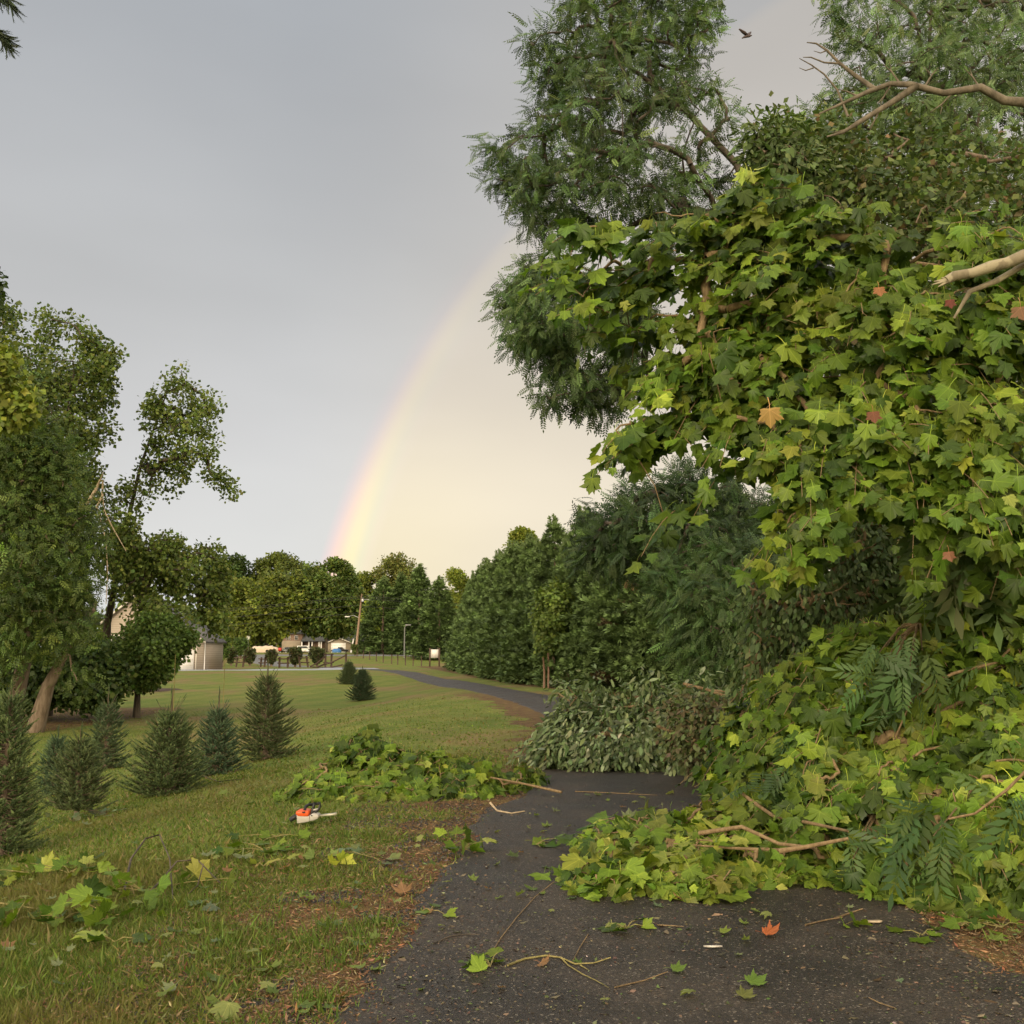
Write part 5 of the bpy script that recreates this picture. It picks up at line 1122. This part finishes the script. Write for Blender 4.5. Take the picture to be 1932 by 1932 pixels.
for (a, za, b_, zb), lb in (((890, .15, 997, 1.5), 'upper slanting rail dropped from the taller fence piece'), ((890, .08, 997, .55), 'lower slanting rail dropped from the taller fence piece'), ((930, .08, 1143, 1.6), 'long bowed rail sagging up to the single post'), ((930, .06, 1120, .4), 'long rail lying along the pale drive')):
    A_ = base_at(Xs(a), 131); B_ = base_at(Xs(b_), 130); o = MB().tube([(A_ + [0, 0, za]), (A_ * .5 + B_ * .5 + [0, 0, (za + zb) / 2 - .22]), (B_ + [0, 0, zb])], .09, 6).build('fence_rail', M['postwood']); tag(o, lb, 'fence rail', 'fallen fence rails')
e = empty('post_fence', base_at(Xs(1540), 165), 'line of short dark posts joined by wire across the far lawn', 'fence')
fp = [(1221, 184), (1266, 178), (1311, 172), (1359, 167), (1408, 162), (1468, 158), (1511, 154), (1566, 151), (1621, 148), (1680, 146), (1868, 142)]
for px, dd_ in fp: p = base_at(Xs(px), dd_) - np.array(e.location); MB().tube([tuple(p - [0, 0, .2]), tuple(p + [0, 0, 1.5])], .09, 6).build('post', M['postwood'], e)
q = [base_at(Xs(px), dd_) - np.array(e.location) + [0, 0, 1.3] for px, dd_ in fp]; MB().tube(q, .02, 4).build('wire', M['wire'], e)
e = empty('board_fence', base_at(Xs(1500), 200), 'dark three-rail fence along the far side of the lawn behind the posts', 'fence')
for px in range(1235, 1745, 42): p = base_at(Xs(px), 200) - np.array(e.location); MB().box(p[0] - .1, p[0] + .1, p[1] - .1, p[1] + .1, p[2] - .2, p[2] + 1.5).build('post', M['postwood'], e)
for z_ in (.5, .95, 1.35): p = [base_at(Xs(px), 200) - np.array(e.location) + [0, -.14, z_] for px in (1235, 1740)]; MB().tube(p, .07, 4).build('rail', M['postwood'], e)
# vase-shaped saplings
def sapling(px2, pyb2, pyt2, wpx, d, label, pal):
    Y_ = lambda a: (1600 + a / 2.415) * 1932 / 3024
    b_ = base_at(Xs(px2), d); H = float(W(0, Y_(pyt2), d)[2] - b_[2]); Rr = wpx / 2.415 * 1024 / 3024 / 1024 * d / 2
    t = rng.random((90, 1)); a_ = rng.uniform(0, 6.28, (90, 1)); hh = .32 + .68 * t; rad = Rr * (.35 + .65 * np.sin(np.clip(t * 2.2, 0, 2.6))) * rng.random((90, 1)) ** .5
    P = np.concatenate([np.cos(a_) * rad, np.sin(a_) * rad, hh * H], 1) + b_
    e = empty('sapling', b_, label, 'sapling', 'vase-shaped saplings along the pale drive')
    m_ = MB()
    for k in range(4): m_.tube([(.05 * k, 0, -.1), (.1 * (k - 1.5), .05 * k, H * .3), (Rr * .6 * (k - 1.5) / 1.5, .1 * (k % 2), H * .75)], [.06, .05, .02], 5)
    m_.build('stem', M['bark_brown'], e)
    V, F, C, _ = leaves_on(P, 26, .32, RH, .24, pal, droop=.1); mk('crown', V - b_, F, M['leaf'], e, C=C)
CM = [(.06, .085, .03), (.08, .10, .035), (.09, .075, .04)]
sapling(325, 872, 772, 50, 150, 'thin sapling left of the covered boat', CM); sapling(458, 872, 775, 65, 148, 'dark bushy sapling in front of the covered boat', CM)
sapling(610, 868, 782, 55, 146, 'reddish-green sapling right of the spruce tip', CM); sapling(780, 912, 768, 75, 134, 'tall sapling on a single thin stem between fence pieces', CM)
sapling(935, 888, 765, 90, 140, 'wide vase-shaped sapling with forked stems', CM); sapling(1205, 800, 745, 30, 188, 'small shrub at the foot of the utility pole', [(.10, .13, .04)])
for px2, d_, lb in ((235, 150, 'young roadside tree with a thin trunk, left of two under the yellow-green tree'), (262, 146, 'young roadside tree with a thin trunk, right of two under the yellow-green tree'), (690 - 300, 170, 'small round bush-like tree behind the low fence pieces')):
    sapling(px2, 855, 690, 100, d_, lb, MID)

# ================================================================== bird
bp = W(1410, 68, 16); e = empty('bird', bp, 'small dark bird flying with raised wings between the two treetops', 'bird'); M['feather'] = plain('dark_feathers', (.06, .04, .04), .7)
e.scale = (.7, .7, .7); m_ = MB(); m_.tube([(-.13, .02, -.05), (-.09, 0, -.035), (-.02, 0, -.01), (.05, 0, .0), (.09, 0, .015), (.115, 0, .012)], [.012, .022, .034, .03, .02, .004], 10); m_.build('body', M['feather'], e, smooth_=True)
for s, tip in ((-1, (-.20, -.10, .13)), (1, (.13, .12, .20))):
    tip = np.array(tip); m_ = MB(); c0 = np.array([.04, 0, .01]); c1 = np.array([-.05, 0, .0]); mid0 = tip * .5 + [.05, 0, .02]; mid1 = tip * .5 + [-.06, 0, 0]
    V = []
    for z_ in (-.004, .004): V += [c0 + [0, 0, z_], mid0 + [0, 0, z_], tip + [0, 0, z_], tip + [-.03, 0, -.02 + z_], mid1 + [0, 0, z_], c1 + [0, 0, z_]]
    m_.add(V, [(0, 1, 2, 3, 4, 5), (11, 10, 9, 8, 7, 6)] + [(i, i + 6, (i + 1) % 6 + 6, (i + 1) % 6) for i in range(6)]); m_.build('wing', M['feather'], e)

# ================================================================== chainsaw lying in the grass
def zc(px7, py7): return (820 + px7 / 6.9) * 1932 / 3024, (2300 + py7 / 6.9) * 1932 / 3024
g = G(*zc(640, 950)); d = g[1]; e = empty('chainsaw', g + [0, 0, .02], 'orange and white chainsaw with black handles lying in the grass beside the drive', 'chainsaw')
def C2(px7, py7): a, b_ = zc(px7, py7); p = W(a, b_, d); return (p[0] - g[0], p[2] - g[2] - .02 + .03)
OR = plain('orange_plastic', (.75, .10, .015), .4); WH = plain('off_white_plastic', (.46, .43, .39), .45); BK = plain('black_plastic', (.02, .02, .022), .45)
MB().prism([C2(430, 950), (C2(640, 920)), C2(690, 900), C2(680, 800), C2(450, 790), C2(415, 760), C2(425, 830)], -.09, .09).build('lower_housing', WH, e, bevel=.012)
top_ = MB().prism([C2(455, 800), C2(660, 808), C2(670, 700), C2(540, 688), C2(405, 700), C2(402, 765)], -.095, .085).build('top_cover', OR, e, bevel=.012)
MB().box(C2(560, 0)[0], C2(620, 0)[0], -.102, -.09, C2(0, 730)[1], C2(0, 700)[1]).build('latch', BK, top_)
MB().prism([C2(690, 900), C2(690, 780), C2(745, 745), C2(850, 760), C2(875, 800), C2(850, 855), C2(760, 890)], -.10, .03).build('sprocket_cover', WH, e, bevel=.01)
MB().box(C2(742, 0)[0], C2(768, 0)[0], -.108, -.101, C2(0, 790)[1], C2(0, 770)[1]).build('nut', BK, e)
P_ = [C2(430, 810), C2(340, 850), C2(250, 905)]; MB().tube([(p[0], .0, p[1]) for p in P_], [.03, .024, .022], 10).build('rear_handle', BK, e, smooth_=True)
P_ = [C2(565, 700), C2(580, 620), C2(625, 596), C2(690, 600), C2(700, 650), C2(690, 800)]; MB().tube([(p[0], -.05 + .03 * i, p[1]) for i, p in enumerate(P_)], .014, 9).build('front_handle', BK, e, smooth_=True)
P_ = [C2(700, 770), C2(730, 640), C2(750, 555), C2(865, 545), C2(868, 620), C2(840, 680), C2(765, 745)]; gu = MB().tube([(p[0], -.02, p[1]) for p in P_], .013, 8).build('hand_guard', BK, e, smooth_=True)
MB().prism([C2(715, 710), C2(722, 680), C2(848, 655), C2(825, 690)], -.03, -.01).build('label_plate', WH, gu)
MB().prism([C2(715, 760), C2(735, 600), C2(750, 560), C2(860, 552), C2(850, 590), C2(760, 610), C2(720, 770)], .0, .012).build('guard_web', BK, gu)
bar = MB().prism([C2(860, 785), C2(1150, 752), C2(1215, 742), C2(1235, 760), C2(1210, 785), C2(1100, 800), C2(860, 812)], -.06, -.053).build('guide_bar', plain('bar_steel', (.55, .52, .42), .4, .3), e)
MB().prism([C2(860, 776), C2(1150, 744), C2(1225, 733), C2(1232, 742), C2(1150, 752), C2(860, 785)], -.062, -.051).build('chain', M['steel'], bar)

# ================================================================== twigs and sprigs on the ground
def gtwig(name, pts, r0, label, cat='twig', mat=None, group='broken twigs on the ground', forks=()):
    r0 = r0 * .75
    base = G(pts[0][0], pts[0][1]); m_ = MB()
    def pr(ps): return [G(p[0], p[1]) * [1, 1, 1] + [0, 0, .028 + (p[2] if len(p) > 2 else 0)] - base for p in ps]
    m_.tube(pr(pts), np.linspace(r0, r0 * .45, len(pts)), 6)
    for f in forks: m_.tube(pr(f), np.linspace(r0 * .6, r0 * .3, len(f)), 5)
    o = m_.build(name, mat or M['twig'], smooth_=True); o.location = base; tag(o, label, cat, group); return o
gtwig('twig', [(958, 1832), (990, 1820), (1030, 1814), (1058, 1818), (1085, 1830), (1120, 1828), (1152, 1818)], .009, 'long pale forked twig on the asphalt beside the leaf cluster', mat=M['twig_green'], forks=[[(1058, 1818), (1072, 1832), (1100, 1850), (1125, 1862), (1148, 1875)], [(1095, 1832), (1112, 1842)]])
gtwig('twig', [(922, 1818), (945, 1780), (975, 1740), (1010, 1700), (1045, 1672)], .005, 'thin straight twig slanting up the asphalt to the fallen branch')
gtwig('twig', [(1082, 1822), (1095, 1796), (1110, 1772)], .005, 'short thin twig crossing the forked twig')
gtwig('twig', [(818, 1790), (850, 1776), (885, 1772), (905, 1774)], .006, 'dark curved twig near the left edge of the asphalt', mat=M['bark_dark'])
gtwig('twig', [(925, 1520), (938, 1535), (965, 1540), (990, 1536)], .016, 'pale peeled stick with a curled end on the drive by the left heap', mat=M['deadwood'])
gtwig('twig', [(1085, 1498), (1140, 1500), (1240, 1505)], .009, 'thin twig lying across the drive below the brush heap')
gtwig('twig', [(820, 1520), (850, 1500), (880, 1488, .08), (905, 1485, .1), (920, 1502)], .014, 'dark crooked stick at the foot of the left branch heap', mat=M['bark_dark'])
gtwig('twig', [(1520, 1755), (1560, 1745), (1590, 1740)], .008, 'short stick beside the torn leaf at the right of the drive')
gtwig('twig', [(1575, 1742), (1610, 1730), (1628, 1724)], .009, 'stub of brown stick above the white wood chip')
gtwig('twig', [(1240, 1755), (1290, 1758)], .006, 'thin brown twig in the middle of the asphalt')
gtwig('twig', [(1690, 1915), (1660, 1905), (1640, 1895)], .005, 'thin twig near the bottom right of the asphalt')
gtwig('twig', [(1160, 1875), (1215, 1862), (1260, 1845)], .006, 'faint twig right of the forked twig')
gtwig('twig', [(232, 1700), (245, 1660, .12), (272, 1640, .2), (298, 1632, .2), (318, 1665, .14), (326, 1705)], .012, 'arching bark-flaked twig standing up from the lawn leaves', mat=M['bark_dark'])
gtwig('twig', [(262, 1712), (300, 1690, .06), (332, 1672, .14), (370, 1668, .14), (415, 1686, .04)], .011, 'second dark twig bowed over the lawn right of the arching one', mat=M['bark_dark'], forks=[[(382, 1672, .12), (372, 1690, .04), (352, 1698)]])
gtwig('twig', [(0, 1712), (60, 1722), (110, 1728), (155, 1722)], .008, 'long green twig trailing from the left edge', mat=M['twig_green'])
gtwig('twig', [(370, 1462), (410, 1478), (460, 1474)], .010, 'dark stick lying right of the bushy spruce', mat=M['bark_dark'])
def leaf_cluster(px, py, n, spread, size_, label, pal=SP, wts=SW, h=.1, group='torn leaf clusters on the ground', flip=.4, flat=.8):
    size = size_ * .8; g = G(px, py); P = g + np.concatenate([rng.normal(0, spread, (n, 1)), rng.normal(0, spread * .8, (n, 1)), rng.uniform(.02, h, (n, 1))], 1)
    ax = unit(P - g) * [1, 1, .2] + rng.normal(0, .5, (n, 3)) * [1, 1, .3]; nr = np.array([0, 0, 1.]) * flat + rng.normal(0, .45, (n, 3)) + [0, -.2, 0]
    if flip: nr = nr * np.where(rng.random((n, 1)) < flip, -1, 1)
    e = empty('torn_sprig', g, label, 'leaves', group); szs = size * np.exp(rng.normal(0, .2, n)); tn = tints(n, pal, wts)
    m_ = MB()
    for p in P[:6]: m_.tube([(0, 0, .03), tuple((p - g) * .5 + [0, 0, .03]), tuple(p - g)], [.004, .003, .002], 5)
    m_.build('stem', M['twig_green'], e, smooth_=True)
    for sel in ([[i] for i in range(n)] if n <= 7 else [list(range(n))]):
        V, F, C, ve = scatter(SYC, P[sel], ax[sel], nr[sel], szs[sel], tn[sel], curl=.35, cup=.4)
        V[:, 2] = np.maximum(V[:, 2], hz(V[:, 0], V[:, 1]) + .03)
        mk('leaf' if n <= 7 else 'leaves', V - g, F, M['sycamore'], e, C=C, vein=ve)
    return e
leaf_cluster(872, 1612, 13, .10, .115, 'crumpled bunch of green leaves on the left edge of the drive', h=.16, flat=.4)
leaf_cluster(1010, 1600, 6, .09, .115, 'low bunch of leaves in the middle of the drive', h=.08)
leaf_cluster(925, 1835, 7, .075, .10, 'leaf bunch at the end of the pale forked twig', h=.06)
leaf_cluster(1182, 1762, 6, .06, .09, 'curled green leaf bunch in the centre of the asphalt', h=.06)
leaf_cluster(812, 1728, 3, .06, .11, 'flat pair of green leaves near the left edge of the asphalt', h=.04)
leaf_cluster(1620, 1752, 3, .05, .12, 'torn light green leaf with a stalk right of the orange leaf', h=.05)
leaf_cluster(1815, 1757, 4, .09, .11, 'green leaves at the right verge by the picture edge', h=.06)
leaf_cluster(1890, 1760, 6, .12, .11, 'loose green leaves in the grass near the right edge', h=.06)
leaf_cluster(1740, 1775, 4, .08, .10, 'leaf and brown scrap on the right edge of the asphalt', h=.04)
leaf_cluster(60, 1655, 24, .30, .12, 'long low mat of leaves on the lawn near the left edge', h=.1)
leaf_cluster(130, 1655, 10, .14, .12, 'pale leaves ending the low mat on the lawn', h=.08)
leaf_cluster(25, 1750, 16, .16, .12, 'leafy twig end at the lower left edge', h=.14, flat=.5)
leaf_cluster(120, 1745, 10, .14, .09, 'small green leaves trailing between the lower left bunches', h=.08)
leaf_cluster(205, 1745, 18, .15, .12, 'big green leaf bunch on the lawn below the arching twig', h=.2, flat=.4)
leaf_cluster(215, 1788, 3, .08, .16, 'large pale leaf lying in the grass below the green bunch', h=.06)
leaf_cluster(270, 1690, 14, .20, .12, 'leaves round the foot of the arching twig', h=.12, flat=.5)
leaf_cluster(400, 1718, 3, .08, .11, 'grey-green leaf pair right of the arching twig', pal=[(.12, .17, .09)], wts=[1], h=.05)
leaf_cluster(500, 1612, 7, .14, .13, 'three light green leaves on the lawn left of the verge', h=.08, flip=.2)
leaf_cluster(497, 1642, 3, .08, .13, 'bright pointed leaf below the group of three on the lawn', pal=[(.24, .27, .05)], wts=[1])
leaf_cluster(522, 1585, 7, .20, .11, 'scattered leaves just below the chainsaw', h=.05)
leaf_cluster(620, 1640, 3, .08, .10, 'yellow-green upright leaf on the grass beside the verge', pal=[(.26, .30, .04)], wts=[1], h=.1, flat=.2)
leaf_cluster(690, 1622, 10, .22, .10, 'grey-green leaves strewn on the verge', pal=[(.10, .15, .08), (.14, .18, .06)], wts=[1, 1], h=.04)
leaf_cluster(190, 1538, 12, .3, .10, 'pale debris at the foot of the bare-stemmed spruce', pal=[(.20, .24, .14), (.12, .16, .08)], wts=[1, 1], h=.06)
# single noteworthy leaves
def one_leaf(px, py, size, c, label, z=.035, ang_=0., cup=.5, name='fallen_leaf', group=None, curl=.3):
    g = G(px, py); V, F, C, ve = scatter(SYC, np.array([[0, 0, 0.]]), np.array([[math.sin(ang_), math.cos(ang_), .05]]), np.array([[0.1, -.15, 1.]]), size, np.array([c]), curl=0, cup=0)
    rr2 = (V[:, 0] ** 2 + V[:, 1] ** 2) / size ** 2; V[:, 2] += cup * rr2 * size * .5
    o = mk(name, V, F, M['sycamore'], C=C, vein=ve); o.location = g + [0, 0, z]; tag(o, label, 'leaf', group); return o
one_leaf(1445, 1775, .085, (.42, .13, .05), 'curled orange-brown dead leaf on the dark asphalt', ang_=1.4, cup=1.1)
one_leaf(1270, 1843, .07, (.13, .20, .04), 'small green leaf with a long stalk on the lower asphalt', ang_=1.5)
one_leaf(1415, 1868, .09, (.13, .21, .04), 'medium green leaf on the lower right asphalt', ang_=1.3)
one_leaf(1360, 1770, .06, (.2, .25, .05), 'tiny light green leaf left of the orange leaf', ang_=1.7)
one_leaf(1400, 1895, .07, (.15, .16, .05), 'dull green leaf near the bottom of the asphalt', ang_=1.)
o = MB().prism([(-.048, 0), (.0, -.012), (.055, -.004), (.045, .008), (-.015, .009)], 0, .007, 'z').build('wood_chip', M['trimwhite']); o.location = G(1344, 1798) + [0, 0, .03]; tag(o, 'white splinter of wood below the orange leaf', 'wood chip')
o = MB().prism([(-.07, -.014), (.055, -.02), (.08, .0), (.07, .025), (-.015, .02)], 0, .008, 'z').build('bark_piece', M['deadwood']); o.location = G(1640, 1750) + [0, 0, .03]; tag(o, 'flat pale strip of bark beside the torn leaf on the right', 'bark piece')
# fallen dead leaves caught in the foliage
for px, py, d_, s_, c, lb in ((1452, 772, 7.4, .13, (.42, .27, .10), 'tan dead leaf hanging in the middle of the big sycamore bough'), (1658, 543, 7.0, .07, (.34, .15, .07), 'small orange leaf high in the sycamore bough'), (1647, 778, 6.9, .08, (.20, .08, .05), 'crumpled red-brown leaf in the lower sycamore bough'), (1925, 580, 6.5, .10, (.22, .12, .07), 'brown leaf at the right edge below the snapped limb'), (1793, 566, 6.8, .06, (.17, .05, .04), 'dark red leaf near the jagged limb end'), (1790, 1042, 7, .07, (.28, .13, .08), 'small rusty leaf between the two masses of sycamore')):
    c0 = W(px, py, d_); V, F, C, ve = scatter(SYC, np.array([[0, 0, .0]]), np.array([[.1, -.1, -1.]]), np.array([[0, -1., .3]]), s_, np.array([c]), cup=.5)
    o = mk('dead_leaf', V, F, M['sycamore'], C=C, vein=ve); o.location = c0; tag(o, lb, 'leaf', 'dead leaves caught in the green boughs')
# countable loose leaves
LM = []
for k in range(8):
    pal = [(.16, .21, .05), (.22, .25, .08), (.11, .16, .045), (.20, .23, .12), (.13, .18, .10), (.25, .27, .09), (.28, .16, .08), (.17, .22, .06)][k]
    T = SYC if k % 2 else SYC2
    V, F, C, ve = scatter(T, np.zeros((1, 3)), np.array([[0, 1., 0]]), np.array([[0, 0, 1.]]), 1., np.array([pal]), curl=0, cup=0)
    rr2 = V[:, 0] ** 2 + V[:, 1] ** 2; V[:, 2] = V[:, 2] * 1.5 + rr2 * rng.uniform(.05, .4) + V[:, 0] * V[:, 1] * rng.uniform(-.4, .4) + .01
    if k in (1, 5): V[:, 2] = -V[:, 2] + .35
    LM.append(make_me('fallen_leaf', V, F, M['sycamore'], C, ve))
CW_ = ['green', 'pale yellow-green', 'dark green', 'pale grey-green', 'grey-green', 'light yellow-green', 'rusty brown', 'bright green']
def loose_label(o, px, py, s, label):
    c = CW_[LM.index(o.data)]; sz = 'large' if s > 1.3 else 'small' if s < .75 else 'medium'
    if 'lawn' in label:
        z = ('near the bare-stemmed spruce' if px < 260 else 'between the spruces and the left heap') if py < 1540 else ('left of the arching twig' if px < 230 else 'between the arching twig and the chainsaw' if px < 480 else 'just below the chainsaw') if py < 1680 else ('in the bottom left corner' if px < 250 else 'below the arching twig' if px < 450 else 'near the bottom of the verge')
        return f'{sz} {c} leaf loose in the lawn grass {z}'
    if 'verge' in label:
        z = 'by the left heap' if py < 1600 else 'beside the crumpled bunch' if py < 1700 else 'halfway down' if py < 1800 else 'near the bottom edge'
        return f'{sz} {c} torn leaf on the brown verge {z}'
    if 'right of the drive' in label: return f'{sz} {c} leaf in brown grass right of the drive, ' + ('close to the heap' if py < 1780 else 'lower down') + (' by the asphalt' if px < 1800 else ' by the picture edge')
    if 'near asphalt' in label: return f'{sz} {c} leaf scrap on the near asphalt ' + ('left of the forked twig' if px < 960 else 'around the forked twig' if px < 1180 else 'in the middle of the drive' if px < 1400 else 'below the orange leaf')
    return f'{sz} {c} leaf on the drive ' + ('close below the brush heap' if py < 1560 else 'between crumpled bunch and fallen branch' if py < 1640 else 'left of the fallen branch tip') + (', left side' if px < 930 else ', middle' if px < 1050 else ', right side')
def loose(n, box, size, label, group, test, lift=.03):
    k = 0; tries = 0
    while k < n and tries < n * 40:
        tries += 1
        px = rng.uniform(box[0], box[2]); py = box[1] + (box[3] - box[1]) * rng.random() ** 1.2; g = G(px, py)
        if not test(float(ddist(np.array([g[0]]), np.array([g[1]]))[0]), g): continue
        o = bpy.data.objects.new('fallen_leaf', LM[rng.integers(0, 8)]); col.objects.link(o); o.location = g + [0, 0, lift]
        o.rotation_euler = (rng.normal(0, .25), rng.normal(0, .25), rng.uniform(0, 6.28)); s = size * math.exp(rng.normal(0, .3)); o.scale = (s, s, s)
        lb_ = loose_label(o, px, py, s / size, label); tag(o, ' '.join(lb_.split()[:16]), 'leaf', group); k += 1
loose(120, (0, 1455, 780, 1925), .048, 'pale green torn leaf lying loose in the lawn grass', 'loose leaves on the lawn', lambda d_, g: d_ < -2.2, .045)
loose(60, (780, 1500, 1330, 1720), .055, 'pale green leaf lying loose on the drive below the heaps', 'loose leaves on the asphalt', lambda d_, g: -1.5 < d_ < 1.5)
loose(16, (800, 1720, 1700, 1920), .04, 'small leaf scrap lying on the near asphalt', 'leaf scraps on the near asphalt', lambda d_, g: -1.4 < d_ < 1.5)
loose(45, (400, 1540, 900, 1920), .05, 'torn leaf lying on the brown verge left of the drive', 'loose leaves on the verge', lambda d_, g: -2.3 < d_ < -1.5)
loose(14, (1650, 1700, 1932, 1900), .07, 'leaf lying in the brown grass right of the drive', 'loose leaves on the right verge', lambda d_, g: d_ > 1.6, .05)

# ================================================================== grass, gravel and litter (nobody could count them)
def ground_pts(n, y0, y1, x0, x1, test, pw=1.):
    out = []
    while sum(map(len, out)) < n:
        y = y0 * (y1 / y0) ** rng.random(n); u = rng.uniform(-1, 1, n); hw = y * .56; x = u * hw
        d_ = ddist(x, y); ok = test(x, y, d_); out.append(np.stack([x[ok], y[ok], d_[ok]], 1))
    return np.concatenate(out)[:n]
T_blade = (np.array([(-.5, 0, 0), (.5, 0, 0), (.32, .55, .06), (-.32, .55, .06), (0, 1, .28)]) , [np.array([(0, 1, 2, 3)]), np.array([(3, 2, 4)])], None)
def blades(pts, Lm, wd, pal, wts, lean=.5):
    n = len(pts); T0 = T_blade[0].copy(); T0[:, 0] *= wd / Lm
    P = np.stack([pts[:, 0], pts[:, 1], hz(pts[:, 0], pts[:, 1])], 1)
    ax = np.array([0, 0, 1.]) + rng.normal(0, lean, (n, 3)) * [1, 1, .2]
    c = tints(n, pal, wts, .2); dry = fnoise(pts[:, 0], pts[:, 1], .5, 9)[:, None]; c = c * (1 - .0 * dry) ; k = sstep(dry, .5, .72); c = c * (1 - k * .55) + np.array((.19, .15, .06)) * k * .55
    return scatter((T0, T_blade[1], None), P, ax, rng.normal(0, 1, (n, 3)), Lm * np.exp(rng.normal(0, .35, n)), c, curl=.3)
GP = [(.12, .17, .033), (.155, .195, .043), (.09, .135, .027), (.215, .18, .078), (.28, .22, .115)]; GW = [4, 4, 2.5, 2, 1]
soilf = lambda x, y, d_: np.where(d_ < 0, sstep(-d_ - 1.5 - (fnoise(x, y, 1.3, 3) - .5) * 1.8, .4, 1.2), sstep(d_ - 1.3 - (fnoise(x, y, 1.3, 3) - .5) * 1.5, .9, 2.4))
tG = lambda x, y, d_: ((d_ < -1.45) | (d_ > 1.7)) & (rng.random(len(x)) < soilf(x, y, d_) * (.35 + 1.0 * fnoise(x, y, 2.5, 12)) + .035)
parts = [blades(ground_pts(95000, 3.9, 8.5, 0, 0, tG), .036, .0046, GP, GW, lean=.75), blades(ground_pts(90000, 7.5, 17, 0, 0, tG), .032, .008, GP, GW, lean=.7), blades(ground_pts(60000, 15, 45, 0, 0, lambda x, y, d_: tG(x, y, d_)), .025, .02, GP, GW, lean=.8)]
V, F, C, _ = join(parts); o = mk('grass', V, F, M['grass'], C=C); tag(o, 'short mown grass blades, green mixed with straw-coloured ones', 'grass', kind='stuff')
# longer greener tufts near the verge
tf = ground_pts(200, 4.0, 9.5, 0, 0, lambda x, y, d_: (d_ < -1.7) & (d_ > -4.8) & (fnoise(x, y, 1.1, 15) > .5)); q = np.repeat(tf, 45, 0); q[:, :2] += rng.normal(0, .05, (len(q), 2))
V, F, C, _ = blades(q, .055, .0050, [(.095, .15, .03), (.12, .18, .035), (.15, .19, .045)], [1, 1, 1], lean=.38); o = mk('grass_tufts', V, F, M['grass'], C=C); tag(o, 'longer bright green tufts of grass near the verge', 'grass', kind='stuff')
# straw and bark litter on the verge
tS = lambda x, y, d_: ((d_ < -1.5) & (d_ > -3.1)) | ((d_ > 1.45) & (d_ < 4) & (y < 9))
p = ground_pts(60000, 3.9, 18, 0, 0, tS); n = len(p); P = np.stack([p[:, 0], p[:, 1], hz(p[:, 0], p[:, 1]) + rng.uniform(.004, .025, n)], 1)
V, F, C, _ = scatter(T_rhomb(.12), P, rng.normal(0, 1, (n, 3)) * [1, 1, .18], np.array([0, 0, 1.]) + rng.normal(0, .4, (n, 3)), .022 * np.clip(np.exp(rng.normal(0, .5, n)), .3, 2.4), tints(n, [(.21, .105, .05), (.26, .16, .085), (.085, .05, .03), (.30, .23, .13), (.12, .15, .06)], [4, 3, 3, 1, 1.5], .25))
o = mk('bark_litter', V, F, M['needle'], C=C); tag(o, 'brown straw and bark litter along both edges of the drive', 'litter', kind='stuff')
# leaf fragments and grit on the asphalt
p = ground_pts(10000, 4.0, 20, 0, 0, lambda x, y, d_: (np.abs(d_) < 1.5) & (rng.random(len(x)) < .25 + .75 * sstep(np.abs(d_), .7, 1.5) + .5 * (fnoise(x, y, 1.2, 44) > .6))); n = len(p); P = np.stack([p[:, 0], p[:, 1], hz(p[:, 0], p[:, 1]) + .026], 1)
V, F, C, _ = scatter(T_rhomb(.3), P, rng.normal(0, 1, (n, 3)) * [1, 1, .1], np.array([0, 0, 1.]) + rng.normal(0, .3, (n, 3)), .013 * np.exp(rng.normal(0, .6, n)), tints(n, [(.16, .12, .08), (.09, .06, .04), (.17, .17, .09), (.24, .21, .15), (.08, .11, .035)], [4, 5, 1.5, .5, 1.8], .25))
o = mk('leaf_fragments', V, F, M['needle'], C=C); tag(o, 'tiny leaf fragments, straw and grit scattered on the asphalt', 'litter', kind='stuff')
# black gravel spilt into the verge
p = ground_pts(9000, 3.9, 13, 0, 0, lambda x, y, d_: (d_ < -1.5) & (d_ > -3.1) & (fnoise(x, y, 2.2, 33) > .56)); n = len(p)
T0 = (np.array([(-.5, -.4, 0), (.5, -.5, 0), (.45, .5, 0), (-.4, .45, 0), (0, 0, .55)]), [np.array([(0, 1, 4), (1, 2, 4), (2, 3, 4), (3, 0, 4)])], None)
P = np.stack([p[:, 0], p[:, 1], hz(p[:, 0], p[:, 1]) + .003], 1); a_ = rng.uniform(0, 6.28, n)
V, F, C, _ = scatter(T0, P, np.stack([np.cos(a_), np.sin(a_), 0 * a_], 1), np.tile([0, 0, 1.], (n, 1)), .014 * np.exp(rng.normal(0, .35, n)), tints(n, [(.04, .037, .035), (.06, .055, .05), (.12, .11, .10)], [4, 3, 1]), curl=0, cup=0)
o = mk('gravel', V, F, M['needle'], C=C); tag(o, 'black loose gravel in patches beside the asphalt', 'gravel', kind='stuff')
